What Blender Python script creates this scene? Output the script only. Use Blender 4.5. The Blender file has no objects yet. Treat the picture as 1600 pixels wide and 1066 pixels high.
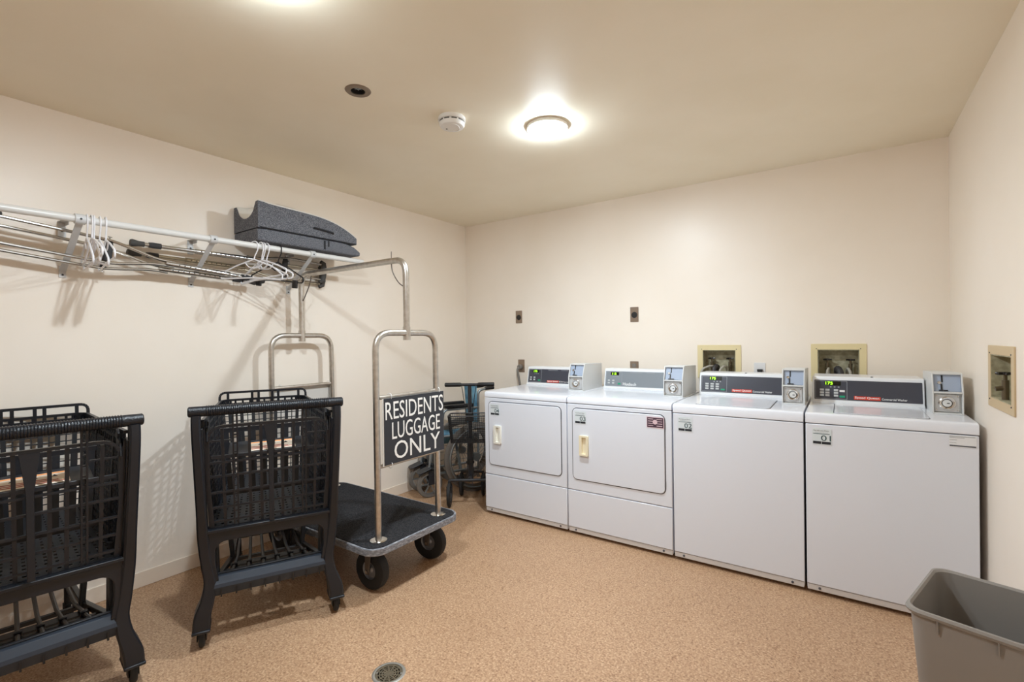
import bpy, math, random
from mathutils import Vector, Matrix
PI = math.pi
random.seed(4)
SC = bpy.context.scene
COL = SC.collection

# ---------------------------------------------------------------- materials
def lin(c):
    return tuple(((x/255)/12.92 if x/255 <= .04045 else ((x/255+.055)/1.055)**2.4) for x in c)
def mat(name, rgb, rough=.5, metal=0.0, spec=.5, emit=None, estr=0, coat=0):
    m = bpy.data.materials.new(name); m.use_nodes = True
    b = m.node_tree.nodes['Principled BSDF']
    b.inputs['Base Color'].default_value = (*lin(rgb), 1)
    b.inputs['Roughness'].default_value = rough
    b.inputs['Metallic'].default_value = metal
    b.inputs['Specular IOR Level'].default_value = spec
    if coat: b.inputs['Coat Weight'].default_value = coat; b.inputs['Coat Roughness'].default_value = .12
    if emit:
        b.inputs['Emission Color'].default_value = (*lin(emit), 1)
        b.inputs['Emission Strength'].default_value = estr
    return m
def nodes(m): return m.node_tree.nodes, m.node_tree.links, m.node_tree.nodes['Principled BSDF']
def add_noise(m, scale, cols, detail=4, bump=0, bscale=None, bdist=.001, stretch=None, pos=(.35, .65)):
    n, l, b = nodes(m)
    tc = n.new('ShaderNodeTexCoord'); src = tc.outputs['Object']
    if stretch:
        mp = n.new('ShaderNodeMapping'); mp.inputs['Scale'].default_value = stretch
        l.new(src, mp.inputs['Vector']); src = mp.outputs['Vector']
    if cols:
        t = n.new('ShaderNodeTexNoise'); t.inputs['Scale'].default_value = scale; t.inputs['Detail'].default_value = detail
        l.new(src, t.inputs['Vector'])
        r = n.new('ShaderNodeValToRGB'); l.new(t.outputs['Fac'], r.inputs['Fac'])
        e = r.color_ramp.elements
        e[0].position = pos[0]; e[0].color = (*lin(cols[0]), 1)
        e[1].position = pos[1]; e[1].color = (*lin(cols[-1]), 1)
        if len(cols) == 3:
            k = e.new((pos[0]+pos[1])/2); k.color = (*lin(cols[1]), 1)
        l.new(r.outputs['Color'], b.inputs['Base Color'])
    if bump:
        t2 = n.new('ShaderNodeTexNoise'); t2.inputs['Scale'].default_value = bscale or scale; t2.inputs['Detail'].default_value = 3
        l.new(src, t2.inputs['Vector'])
        bp = n.new('ShaderNodeBump'); bp.inputs['Strength'].default_value = bump; bp.inputs['Distance'].default_value = bdist
        l.new(t2.outputs['Fac'], bp.inputs['Height']); l.new(bp.outputs['Normal'], b.inputs['Normal'])
    return m

M = {}
M['wall'] = add_noise(mat('wall_paint', (243, 233, 221), .34, spec=.35), 1.5, [(241, 231, 218), (245, 236, 225)], bump=.12, bscale=60, bdist=.0015)
M['ceiling'] = add_noise(mat('ceiling_paint', (240, 230, 212), .45), 2, [(236, 227, 206), (240, 232, 213)], bump=.15, bscale=55, bdist=.0015)
M['base'] = mat('baseboard_paint', (236, 222, 206), .4)
# speckled sheet floor
def floor_mat():
    m = mat('speckled_floor', (176, 138, 106), .42, spec=.4)
    n, l, b = nodes(m)
    tc = n.new('ShaderNodeTexCoord')
    a = n.new('ShaderNodeTexNoise'); a.inputs['Scale'].default_value = 125; a.inputs['Detail'].default_value = 5; a.inputs['Roughness'].default_value = .7
    l.new(tc.outputs['Object'], a.inputs['Vector'])
    r = n.new('ShaderNodeValToRGB'); l.new(a.outputs['Fac'], r.inputs['Fac'])
    e = r.color_ramp.elements
    e[0].position = .30; e[0].color = (*lin((106, 76, 54)), 1)
    e[1].position = .72; e[1].color = (*lin((220, 190, 158)), 1)
    k = e.new(.44); k.color = (*lin((164, 127, 97)), 1)
    k = e.new(.56); k.color = (*lin((187, 151, 119)), 1)
    v = n.new('ShaderNodeTexVoronoi'); v.inputs['Scale'].default_value = 130
    l.new(tc.outputs['Object'], v.inputs['Vector'])
    g = n.new('ShaderNodeTexNoise'); g.inputs['Scale'].default_value = 1.3; g.inputs['Detail'].default_value = 4
    l.new(tc.outputs['Object'], g.inputs['Vector'])
    r2 = n.new('ShaderNodeValToRGB'); l.new(g.outputs['Fac'], r2.inputs['Fac'])
    r2.color_ramp.elements[0].position = .3; r2.color_ramp.elements[0].color = (.86, .84, .82, 1)
    r2.color_ramp.elements[1].position = .7; r2.color_ramp.elements[1].color = (1, 1, 1, 1)
    h = n.new('ShaderNodeHueSaturation'); h.inputs['Saturation'].default_value = 0
    l.new(v.outputs['Color'], h.inputs['Color'])
    mx = n.new('ShaderNodeMix'); mx.data_type = 'RGBA'; mx.blend_type = 'SOFT_LIGHT'; mx.inputs['Factor'].default_value = .45
    l.new(r.outputs['Color'], mx.inputs['A']); l.new(h.outputs['Color'], mx.inputs['B'])
    m2 = n.new('ShaderNodeMix'); m2.data_type = 'RGBA'; m2.blend_type = 'MULTIPLY'; m2.inputs['Factor'].default_value = 1
    l.new(mx.outputs['Result'], m2.inputs['A']); l.new(r2.outputs['Color'], m2.inputs['B'])
    l.new(m2.outputs['Result'], b.inputs['Base Color'])
    bp = n.new('ShaderNodeBump'); bp.inputs['Strength'].default_value = .25; bp.inputs['Distance'].default_value = .001
    l.new(a.outputs['Fac'], bp.inputs['Height']); l.new(bp.outputs['Normal'], b.inputs['Normal'])
    return m
M['floor'] = floor_mat()
M['enamel'] = add_noise(mat('white_enamel', (227, 230, 238), .17, spec=.5, coat=.3), 1, None, bump=.05, bscale=5, bdist=.004)
M['enamel_front'] = add_noise(mat('white_enamel_front', (223, 227, 236), .24, spec=.5), 1, None, bump=.10, bscale=3.2, bdist=.006)
M['trim_white'] = mat('white_trim', (228, 230, 233), .3)
M['gap'] = mat('door_gasket_grey', (84, 84, 90), .6)
M['kick'] = mat('kick_strip', (205, 200, 197), .4)
M['black'] = mat('black_plastic', (22, 22, 24), .45)
M['foot'] = mat('levelling_foot', (35, 32, 30), .7)
M['handle_white'] = mat('white_handle_plastic', (238, 236, 226), .35)
M['handle_cream'] = mat('cream_handle_plastic', (236, 226, 198), .35)
M['panel_dark'] = mat('charcoal_panel', (62, 64, 74), .3)
M['panel_grey'] = mat('grey_panel', (128, 134, 140), .35)
M['display_black'] = mat('display_black', (18, 22, 14), .2)
M['green'] = mat('green_digits', (120, 210, 40), .4, emit=(140, 235, 30), estr=1.6)
M['btn'] = mat('button_grey', (190, 192, 192), .4)
M['btn_green'] = mat('button_green', (20, 150, 112), .4)
M['btn_white'] = mat('button_white', (228, 226, 226), .4)
M['red'] = mat('red_badge', (205, 62, 42), .4)
M['white'] = mat('white_ink', (232, 232, 232), .5)
M['coinbox'] = mat('coin_box_paint', (212, 213, 212), .35)
M['coinblue'] = mat('coin_panel_bluegrey', (158, 170, 190), .5)
M['chrome'] = mat('chrome', (205, 203, 200), .18, metal=1)
M['lockplate'] = add_noise(mat('lock_plate', (196, 196, 196), .4, metal=.25), 1, None)
M['lockdark'] = mat('lock_dark_ring', (70, 68, 66), .35, metal=.8)
M['steel'] = add_noise(mat('brushed_steel', (200, 194, 186), .34, metal=1), 40, [(192, 186, 178), (208, 203, 196)], bump=.05, bscale=200, bdist=.0005)
M['cartblack'] = add_noise(mat('cart_plastic', (20, 23, 30), .38, spec=.5), 1, None, bump=.15, bscale=260, bdist=.0006)
M['cartgrip'] = add_noise(mat('cart_grip', (16, 20, 28), .36), 1, None, bump=.6, bscale=170, bdist=.003, stretch=(1, 1, 1))
M['cartgrey'] = mat('cart_bumper_plastic', (50, 56, 66), .5, spec=.35)
M['carpet'] = add_noise(mat('deck_carpet', (42, 41, 43), .95, spec=.1), 180, [(28, 28, 30), (60, 59, 61)], bump=.7, bscale=260, bdist=.003)
M['bumper'] = add_noise(mat('worn_grey_bumper', (120, 122, 128), .55), 55, [(98, 100, 106), (128, 130, 137), (168, 170, 176)], bump=.5, bscale=50, bdist=.003, stretch=(1, 1, 2.5), pos=(.32, .72))
M['tyre'] = mat('tyre_rubber', (30, 30, 32), .7)
M['tyre_grey'] = mat('grey_tyre', (110, 104, 98), .6)
M['hub'] = mat('hub_metal', (130, 134, 142), .4, metal=.5)
M['fork'] = mat('fork_metal', (120, 112, 106), .4, metal=.8)
M['label'] = mat('wheel_label', (200, 196, 192), .5)
M['signblack'] = mat('sign_black', (40, 42, 48), .42)
M['signedge'] = mat('sign_backing', (206, 202, 196), .5)
M['signwhite'] = mat('sign_lettering', (232, 230, 226), .5)
M['rod'] = mat('rod_white_paint', (222, 222, 220), .3)
M['bracket'] = mat('bracket_grey_white', (206, 207, 208), .35)
M['alu'] = mat('crutch_aluminium', (196, 194, 190), .24, metal=1)
M['alu_tan'] = mat('crutch_aluminium_warm', (190, 180, 160), .3, metal=1)
M['rubber'] = mat('crutch_rubber', (72, 70, 68), .75)
M['foam'] = mat('crutch_foam', (58, 58, 60), .8)
M['hanger'] = mat('hanger_plastic', (236, 236, 240), .3)
M['hanger_black'] = mat('hanger_black_plastic', (30, 30, 32), .4)
M['cushion'] = add_noise(mat('cushion_tweed', (78, 80, 86), .95, spec=.1), 260, [(78, 80, 87), (104, 106, 113), (134, 136, 142)], bump=.4, bscale=300, bdist=.002, pos=(.38, .62))
M['cushion_top'] = mat('cushion_white_cover', (226, 224, 218), .85)
M['cushion_dark'] = mat('cushion_piping', (38, 39, 44), .8)
M['boxcream'] = mat('valve_box_cream', (226, 211, 166), .45)
M['boxtan'] = mat('valve_box_tan', (206, 184, 148), .45)
M['boxin'] = add_noise(mat('valve_box_inside', (172, 166, 138), .6), 40, [(150, 144, 118), (184, 178, 150)])
M['brass'] = mat('valve_brass', (110, 98, 78), .4, metal=.7)
M['hose'] = mat('hose_rubber', (52, 50, 52), .6)
M['hose_white'] = mat('hose_white', (168, 164, 154), .5)
M['plate'] = mat('outlet_plate_bronze', (150, 132, 116), .35, metal=.6)
M['plate_white'] = mat('outlet_plate_white', (226, 226, 228), .4)
M['socket'] = mat('socket_black', (34, 32, 32), .5)
M['cord'] = mat('cord_grey', (128, 122, 116), .55)
M['plastic_white'] = mat('detector_white', (232, 230, 226), .45)
M['slot'] = mat('detector_slot', (92, 88, 84), .6)
M['opal'] = mat('lamp_rim', (238, 236, 230), .4)
M['lamp'] = mat('lamp_glass', (255, 252, 245), .4, emit=(231, 246, 255), estr=55)
M['bronze'] = mat('sprinkler_ring', (128, 112, 96), .4, metal=.7)
M['recess'] = mat('sprinkler_recess', (34, 32, 30), .7)
M['fin'] = mat('sprinkler_fin', (170, 178, 182), .3, metal=.8)
M['drain_rim'] = mat('drain_rim', (186, 184, 178), .35, metal=.8)
M['drain'] = mat('drain_grate', (118, 108, 90), .45, metal=.6)
M['drainhole'] = mat('drain_hole', (18, 15, 12), .9)
M['bin'] = add_noise(mat('bin_plastic', (138, 132, 126), .5, spec=.4), 1, None, bump=.1, bscale=180, bdist=.001)
M['blue'] = add_noise(mat('blue_vinyl', (92, 140, 165), .5), 14, [(66, 112, 140), (112, 158, 180)])
M['frame_silver'] = mat('wheelchair_frame', (150, 158, 164), .3, metal=.8)
M['dark_metal'] = mat('dark_frame_paint', (38, 38, 42), .4)
M['tanfab'] = mat('tan_bag', (150, 104, 60), .8)
M['meshfab'] = mat('basket_mesh_black', (26, 26, 28), .7)
M['sticker_w'] = mat('sticker_white', (214, 222, 226), .5)
M['sticker_ink'] = mat('sticker_ink', (58, 82, 88), .5)
M['sticker_dark'] = mat('sticker_dark', (34, 38, 46), .5)
M['sticker_grey'] = mat('sticker_fine_print', (150, 152, 156), .6)
M['dec_p'] = mat('sticker_maroon', (74, 52, 66), .5)
M['dec_l'] = mat('sticker_pink_border', (222, 196, 204), .5)
M['orange'] = mat('label_orange', (236, 150, 84), .5)
M['labelw'] = mat('label_cream', (240, 226, 208), .5)
M['labelr'] = mat('label_red_print', (172, 72, 50), .5)

# ---------------------------------------------------------------- mesh builder
def frame(o, u, v):
    u = Vector(u).normalized(); v = Vector(v); n = u.cross(v).normalized(); v = n.cross(u)
    m = Matrix((u, v, n)).transposed().to_4x4(); m.translation = Vector(o); return m
class MB:
    def __init__(s): s.v = []; s.f = []; s.m = []; s.mi = 0
    def add(s, vs, fs, T=None):
        b = len(s.v)
        s.v += [tuple(T @ Vector(p)) if T else tuple(p) for p in vs]
        s.f += [[i+b for i in f] for f in fs]; s.m += [s.mi]*len(fs)
        return s
    def box(s, x0, x1, y0, y1, z0, z1, T=None):
        vs = [(x, y, z) for x in (x0, x1) for y in (y0, y1) for z in (z0, z1)]
        return s.add(vs, [(0, 1, 3, 2), (4, 6, 7, 5), (0, 4, 5, 1), (2, 3, 7, 6), (0, 2, 6, 4), (1, 5, 7, 3)], T)
    def beam(s, a, b, w, h, up=(0, 0, 1), T=None):
        a = Vector(a); b = Vector(b); d = (b-a)
        if d.length < 1e-7: return s
        d.normalize(); up = Vector(up); r = d.cross(up)
        if r.length < 1e-4: r = d.cross(Vector((0, 1, 0)))
        r.normalize(); u = r.cross(d)
        vs = [p + r*sx*w/2 + u*sz*h/2 for p in (a, b) for sx, sz in ((-1, -1), (1, -1), (1, 1), (-1, 1))]
        return s.add(vs, [(3, 2, 1, 0), (4, 5, 6, 7), (0, 1, 5, 4), (1, 2, 6, 5), (2, 3, 7, 6), (3, 0, 4, 7)], T)
    def loft(s, rings, caps=True, closed=False, T=None):
        n = len(rings[0]); vs = [p for r in rings for p in r]; fs = []
        k = len(rings)
        for i in range(k if closed else k-1):
            for j in range(n):
                a = i*n+j; b = i*n+(j+1) % n; c = ((i+1) % k)*n+(j+1) % n; d = ((i+1) % k)*n+j
                fs.append((a, b, c, d))
        if caps and not closed:
            fs.append(tuple(range(n))[::-1]); fs.append(tuple(range((k-1)*n, k*n)))
        return s.add(vs, fs, T)
    def tube(s, pts, r, n=10, closed=False, T=None, sx=1, caps=True):
        pts = [Vector(p) for p in pts]; k = len(pts); rs = r if isinstance(r, (list, tuple)) else [r]*k
        rings = []; ref = None
        for i, p in enumerate(pts):
            if closed: d = pts[(i+1) % k]-pts[i-1]
            else: d = pts[min(i+1, k-1)]-pts[max(i-1, 0)]
            if d.length < 1e-9: d = Vector((0, 0, 1))
            d.normalize()
            if ref is None:
                ref = Vector((0, 0, 1)) if abs(d.z) < .9 else Vector((1, 0, 0))
            ref = (ref - d*ref.dot(d))
            if ref.length < 1e-5: ref = d.orthogonal()
            ref.normalize(); q = d.cross(ref)
            rings.append([p + (ref*math.cos(t)*sx+q*math.sin(t))*rs[i] for t in [2*PI*j/n for j in range(n)]])
        return s.loft(rings, caps, closed, T)
    def lathe(s, prof, n=24, T=None, caps=True):
        rings = [[(r*math.cos(2*PI*j/n), r*math.sin(2*PI*j/n), z) for j in range(n)] for r, z in prof]
        return s.loft(rings, caps, False, T)
    def cyl(s, a, b, r, n=14, r2=None):
        return s.tube([a, b], [r, r if r2 is None else r2], n)
    def prism(s, poly, z0, z1, T=None):
        n = len(poly); vs = [(x, y, z0) for x, y in poly]+[(x, y, z1) for x, y in poly]
        fs = [tuple(range(n))[::-1], tuple(range(n, 2*n))]+[(i, (i+1) % n, n+(i+1) % n, n+i) for i in range(n)]
        return s.add(vs, fs, T)
    def ringplate(s, outer, inner, z0, z1, T=None):
        n = len(outer); vs = []
        for z in (z0, z1):
            vs += [(x, y, z) for x, y in outer]+[(x, y, z) for x, y in inner]
        fs = []
        for i in range(n):
            j = (i+1) % n
            fs += [(i, n+i, n+j, j), (2*n+i, 2*n+j, 3*n+j, 3*n+i), (i, j, 2*n+j, 2*n+i), (n+i, 3*n+i, 3*n+j, n+j)]
        return s.add(vs, fs, T)
    def build(s, name, m, parent=None, bevel=0, smooth=35, seg=2):
        me = bpy.data.meshes.new(name); me.from_pydata([tuple(p) for p in s.v], [], s.f)
        mm = m if isinstance(m, list) else [m]
        for x in mm: me.materials.append(x)
        if len(mm) > 1: me.polygons.foreach_set('material_index', s.m)
        me.update()
        import bmesh
        bm = bmesh.new(); bm.from_mesh(me); bmesh.ops.recalc_face_normals(bm, faces=bm.faces); bm.to_mesh(me); bm.free()
        if smooth:
            me.polygons.foreach_set('use_smooth', [True]*len(me.polygons)); me.set_sharp_from_angle(angle=math.radians(smooth))
        o = bpy.data.objects.new(name, me); COL.objects.link(o)
        if parent: o.parent = parent
        if bevel:
            b = o.modifiers.new('bevel', 'BEVEL'); b.width = bevel; b.segments = seg; b.limit_method = 'ANGLE'; b.angle_limit = math.radians(40)
            b.harden_normals = False
        return o
def rrect(x0, x1, y0, y1, r, n=5):
    p = []
    for cx, cy, a in ((x1-r, y1-r, 0), (x0+r, y1-r, PI/2), (x0+r, y0+r, PI), (x1-r, y0+r, 1.5*PI)):
        p += [(cx+r*math.cos(a+PI/2*k/n), cy+r*math.sin(a+PI/2*k/n)) for k in range(n+1)]
    return p
def circ(r, n=24, c=(0, 0)): return [(c[0]+r*math.cos(2*PI*k/n), c[1]+r*math.sin(2*PI*k/n)) for k in range(n)]
def fillet(pts, r, n=6):
    pts = [Vector(p) for p in pts]; out = [pts[0]]
    for i in range(1, len(pts)-1):
        a, b, c = pts[i-1], pts[i], pts[i+1]
        d1 = (a-b).normalized(); d2 = (c-b).normalized()
        ang = d1.angle(d2)
        if ang > PI-.05: out.append(b); continue
        t = min(r/math.tan(ang/2), (a-b).length*.49, (c-b).length*.49)
        p, q = b+d1*t, b+d2*t
        for k in range(n+1):
            u = k/n; out.append(p*(1-u)**2+b*2*u*(1-u)+q*u*u)
    out.append(pts[-1]); return out
def spline(pts, n=6):
    pts = [Vector(p) for p in pts]; out = []
    for i in range(len(pts)-1):
        p0 = pts[max(i-1, 0)]; p1 = pts[i]; p2 = pts[i+1]; p3 = pts[min(i+2, len(pts)-1)]
        for k in range(n):
            t = k/n
            out.append(.5*((2*p1)+(p2-p0)*t+(2*p0-5*p1+4*p2-p3)*t*t+(3*p1-p0-3*p2+p3)*t**3))
    out.append(pts[-1]); return out
def ngon_face(pts): return pts

def thing(name, label, cat, loc=(0, 0, 0), rotz=0, group=None):
    o = bpy.data.objects.new(name, None); COL.objects.link(o); o.empty_display_size = .05
    o.location = loc; o.rotation_euler = (0, 0, rotz)
    return tag(o, label, cat, group)
def tag(o, label=None, cat=None, group=None, kind=None):
    if label: o['label'] = label
    if cat: o['category'] = cat
    if group: o['group'] = group
    if kind: o['kind'] = kind
    return o
def lab(o, t): o['label'] = t; return o
def copy_tree(o, parent=None):
    c = o.copy(); COL.objects.link(c); c.parent = parent
    for ch in list(o.children): copy_tree(ch, c)
    return c
def text(body, name, m, parent, T, w, h, depth=.0008, bold=.012):
    """lettering as a mesh, fitted to width w and height h, lower left at T's origin"""
    cu = bpy.data.curves.new(name, 'FONT'); cu.body = body; cu.extrude = .02; cu.resolution_u = 3; cu.offset = bold
    ob = bpy.data.objects.new(name, cu); COL.objects.link(ob)
    dg = bpy.context.evaluated_depsgraph_get(); me = bpy.data.meshes.new_from_object(ob.evaluated_get(dg))
    bpy.data.objects.remove(ob); bpy.data.curves.remove(cu)
    xs = [v.co.x for v in me.vertices]; ys = [v.co.y for v in me.vertices]
    x0, x1, y0, y1 = min(xs), max(xs), min(ys), max(ys)
    for v in me.vertices:
        c = v.co
        v.co = T @ Vector(((c.x-x0)/(x1-x0)*w, (c.y-y0)/(y1-y0)*h, depth if c.z > 0 else 0))
    me.materials.clear(); me.materials.append(m); me.name = name
    o = bpy.data.objects.new(name, me); COL.objects.link(o)
    if parent: o.parent = parent
    return o
def off(T, x, y, z=0): return T @ Matrix.Translation((x, y, z))

# ---------------------------------------------------------------- room
XL, XR, YB, YF, H = -3.052, .494, 3.617, -1.7, 2.389
def struct(name, mb, m, **k): return tag(mb.build(name, m, **k), kind='structure')
# floor with a round opening for the drain
DR = (-1.448, 1.228); DRR = .062
def floor_mesh():
    s = MB(); n = 48
    x0, x1, y0, y1 = XL-.12, XR+.12, YF-.12, YB+.12
    ring = [(DR[0]+DRR*math.cos(2*PI*k/n), DR[1]+DRR*math.sin(2*PI*k/n)) for k in range(n)]
    out = []
    for k in range(n):
        a = 2*PI*k/n; dx, dy = math.cos(a), math.sin(a)
        t = min([(x1-DR[0])/dx if dx > 1e-9 else 1e9, (x0-DR[0])/dx if dx < -1e-9 else 1e9, (y1-DR[1])/dy if dy > 1e-9 else 1e9, (y0-DR[1])/dy if dy < -1e-9 else 1e9])
        out.append((DR[0]+dx*t, DR[1]+dy*t))
    for cx, cy in ((x0, y0), (x0, y1), (x1, y0), (x1, y1)):   # snap nearest ray to each corner
        i = min(range(n), key=lambda k: (out[k][0]-cx)**2+(out[k][1]-cy)**2); out[i] = (cx, cy)
    s.ringplate(out, ring, -.1, 0); return s
struct('floor', floor_mesh(), M['floor'], smooth=0)
SP = (-1.757, 1.361)     # ceiling sprinkler opening
def ceil_mesh():
    s = MB(); n = 48; R = .032
    x0, x1, y0, y1 = XL-.12, XR+.12, YF-.12, YB+.12
    ring = [(SP[0]+R*math.cos(2*PI*k/n), SP[1]+R*math.sin(2*PI*k/n)) for k in range(n)]; out = []
    for k in range(n):
        a = 2*PI*k/n; dx, dy = math.cos(a), math.sin(a)
        t = min([(x1-SP[0])/dx if dx > 1e-9 else 1e9, (x0-SP[0])/dx if dx < -1e-9 else 1e9, (y1-SP[1])/dy if dy > 1e-9 else 1e9, (y0-SP[1])/dy if dy < -1e-9 else 1e9])
        out.append((SP[0]+dx*t, SP[1]+dy*t))
    for cx, cy in ((x0, y0), (x0, y1), (x1, y0), (x1, y1)):
        i = min(range(n), key=lambda k: (out[k][0]-cx)**2+(out[k][1]-cy)**2); out[i] = (cx, cy)
    s.ringplate(out, ring, H, H+.1); return s
struct('ceiling', ceil_mesh(), M['ceiling'], smooth=0)
def wall_holes(u0, u1, z0, z1, holes, th, T):
    """slab in (u, z) with rectangular holes, local y from 0 (room side) to th"""
    s = MB(); us = sorted({u0, u1, *[h[0] for h in holes], *[h[1] for h in holes]}); zs = sorted({z0, z1, *[h[2] for h in holes], *[h[3] for h in holes]})
    for i in range(len(us)-1):
        for j in range(len(zs)-1):
            uc = (us[i]+us[i+1])/2; zc = (zs[j]+zs[j+1])/2
            if any(h[0] < uc < h[1] and h[2] < zc < h[3] for h in holes): continue
            s.box(us[i], us[i+1], 0, th, zs[j], zs[j+1], T)
    return s
BX1 = (-.871, -.582, .985, 1.221); BX2 = (-.173, .115, .985, 1.226); BX3 = (2.372, 2.735, .985, 1.232)
def hole(b, e=.036): return (b[0]+e, b[1]-e, b[2]+e, b[3]-e)
struct('wall_back', wall_holes(XL, XR, 0, H, [hole(BX1), hole(BX2)], .12, Matrix.Translation((0, YB, 0))), M['wall'], smooth=0)
struct('wall_left', MB().box(XL-.12, XL, YF-.12, YB+.12, 0, H), M['wall'], smooth=0)
TR = frame((XR, 0, 0), (0, 1, 0), (0, 0, 1)) @ Matrix.Rotation(0, 4, 'X')
sR = MB()
hs = [hole(BX3)]
us = sorted({YF, YB+.12, hs[0][0], hs[0][1]}); zs = sorted({0, H, hs[0][2], hs[0][3]})
for i in range(3):
    for j in range(3):
        if i == 1 and j == 1: continue
        sR.box(XR, XR+.12, us[i], us[i+1], zs[j], zs[j+1])
struct('wall_right', sR, M['wall'], smooth=0)
struct('wall_front', MB().box(XL, XR+.12, YF-.12, YF, 0, H), M['wall'], smooth=0)
struct('baseboard_left', MB().box(XL, XL+.009, YF, YB, 0, .082), M['base'], bevel=.003)
struct('baseboard_back', MB().box(XL+.009, XR, YB-.009, YB, 0, .082), M['base'], bevel=.003)
struct('baseboard_right', MB().box(XR-.009, XR, YF, YB-.009, 0, .082), M['base'], bevel=.003)

# ---------------------------------------------------------------- ceiling fittings
def ceiling_lamp(x, y, label):
    t = thing('ceiling_lamp', label, 'light', (x, y, H), 0, 'flush ceiling lamps')
    MB().lathe([(.055, 0), (.104, 0), (.107, -.004), (.107, -.016), (.102, -.019), (.090, -.016)], 40).build('rim', M['opal'], t)
    prof = [(.088, -.0165), (.099, -.0185)]+[(.099*math.cos(a), -.020-.036*math.sin(a)) for a in [PI/2*k/8 for k in range(0, 8)]]+[(.003, -.056)]
    MB().lathe(prof, 40).build('glass_dome', M['lamp'], t, smooth=60)
    ld = bpy.data.lights.new('lamp_light', 'AREA'); ld.shape = 'DISK'; ld.energy = 10; ld.size = .05; ld.color = lin((233, 246, 255));
    lo = bpy.data.objects.new('lamp_light', ld); COL.objects.link(lo); lo.parent = t; lo.location = (0, 0, -.062)
    return t
ceiling_lamp(-1.259, 2.162, 'round white flush ceiling lamp glowing above the dryers')
ceiling_lamp(-1.37, .735, 'round white flush ceiling lamp over the carts, glow at top edge of the photo')
t = thing('smoke_detector', 'round white smoke detector on the ceiling beside the glowing lamp', 'smoke detector', (-1.597, 1.80, H), .6)
MB().lathe([(.005, 0), (.066, 0), (.068, -.006), (.068, -.017), (.064, -.02), (.005, -.02)], 36).build('base_plate', M['plastic_white'], t)
b = MB().lathe([(.005, -.0202), (.058, -.0202), (.058, -.027), (.064, -.029), (.064, -.036), (.057, -.046), (.045, -.049), (.003, -.049)], 36).build('cover', M['plastic_white'], t)
s = MB()
for k in range(10):
    a = 2*PI*k/10; s.box(.0575, .0595, -.013, .013, -.0275, -.0205, Matrix.Rotation(a, 4, 'Z'))
s.build('vent_slot_ring', M['slot'], b)
MB().tube([(.05*math.cos(a)*.5+.012, .04*math.sin(a), -.0493) for a in [PI*k/12 for k in range(-8, 9)]], .0016, 6).build('raised_ridge', M['plastic_white'], b)
MB().cyl((-.028, .012, -.049), (-.028, .012, -.051), .004).build('test_light', M['slot'], b)

t = thing('sprinkler_head', 'recessed round metal sprinkler head in the ceiling, left of the smoke detector', 'sprinkler', (SP[0], SP[1], H))
MB().lathe([(.031, .002), (.031, -.004), (.052, -.004), (.056, 0), (.031, 0)], 36, caps=False).build('escutcheon_ring', M['bronze'], t)
MB().lathe([(.0315, 0), (.0315, .06), (.003, .06), (.003, .058), (.030, .057), (.030, 0)], 30, caps=False).build('recess_cup', M['recess'], t)
s = MB()
for k in range(8):
    a = 2*PI*k/8; s.beam((.003*math.cos(a), .003*math.sin(a), .008), (.022*math.cos(a), .022*math.sin(a), .012), .005, .0015)
s.lathe([(.002, .004), (.006, .006), (.006, .03), (.002, .03)], 12)
s.build('deflector', M['fin'], t)

# floor drain
t = thing('floor_drain', 'round metal floor drain with slotted grate in the speckled floor', 'drain', (DR[0], DR[1], 0))
MB().lathe([(.052, -.004), (.052, .0025), (.056, .0035), (.0635, .001), (.0615, -.02), (.052, -.02)], 40, caps=False).build('rim', M['drain_rim'], t)
s = MB()
s.lathe([(.001, .0), (.009, .0), (.009, -.004), (.001, -.004)], 24)
for r0, r1, ph in ((.014, .0185, .1), (.0235, .028, .4), (.033, .0375, .2), (.0425, .0515, .5)):
    s.ringplate(circ(r1, 40), circ(r0, 40), -.004, 0)
for k in range(12):
    a = 2*PI*k/12+.13; s.beam((.008*math.cos(a), .008*math.sin(a), -.002), (.045*math.cos(a+.25), .045*math.sin(a+.25), -.002), .006, .0038)
s.build('grate', M['drain'], t, smooth=0)
MB().lathe([(.0515, -.005), (.0515, -.06), (.001, -.06), (.001, -.058), (.0505, -.057), (.0505, -.005)], 30, caps=False).build('drain_cup', M['drainhole'], t)
for a in (.6, 3.7): MB().lathe([(.001, .0015), (.004, .001), (.004, 0), (.001, 0)], 12, Matrix.Translation((.047*math.cos(a), .047*math.sin(a), 0))).build('grate_screw', M['drain_rim'], t)

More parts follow.
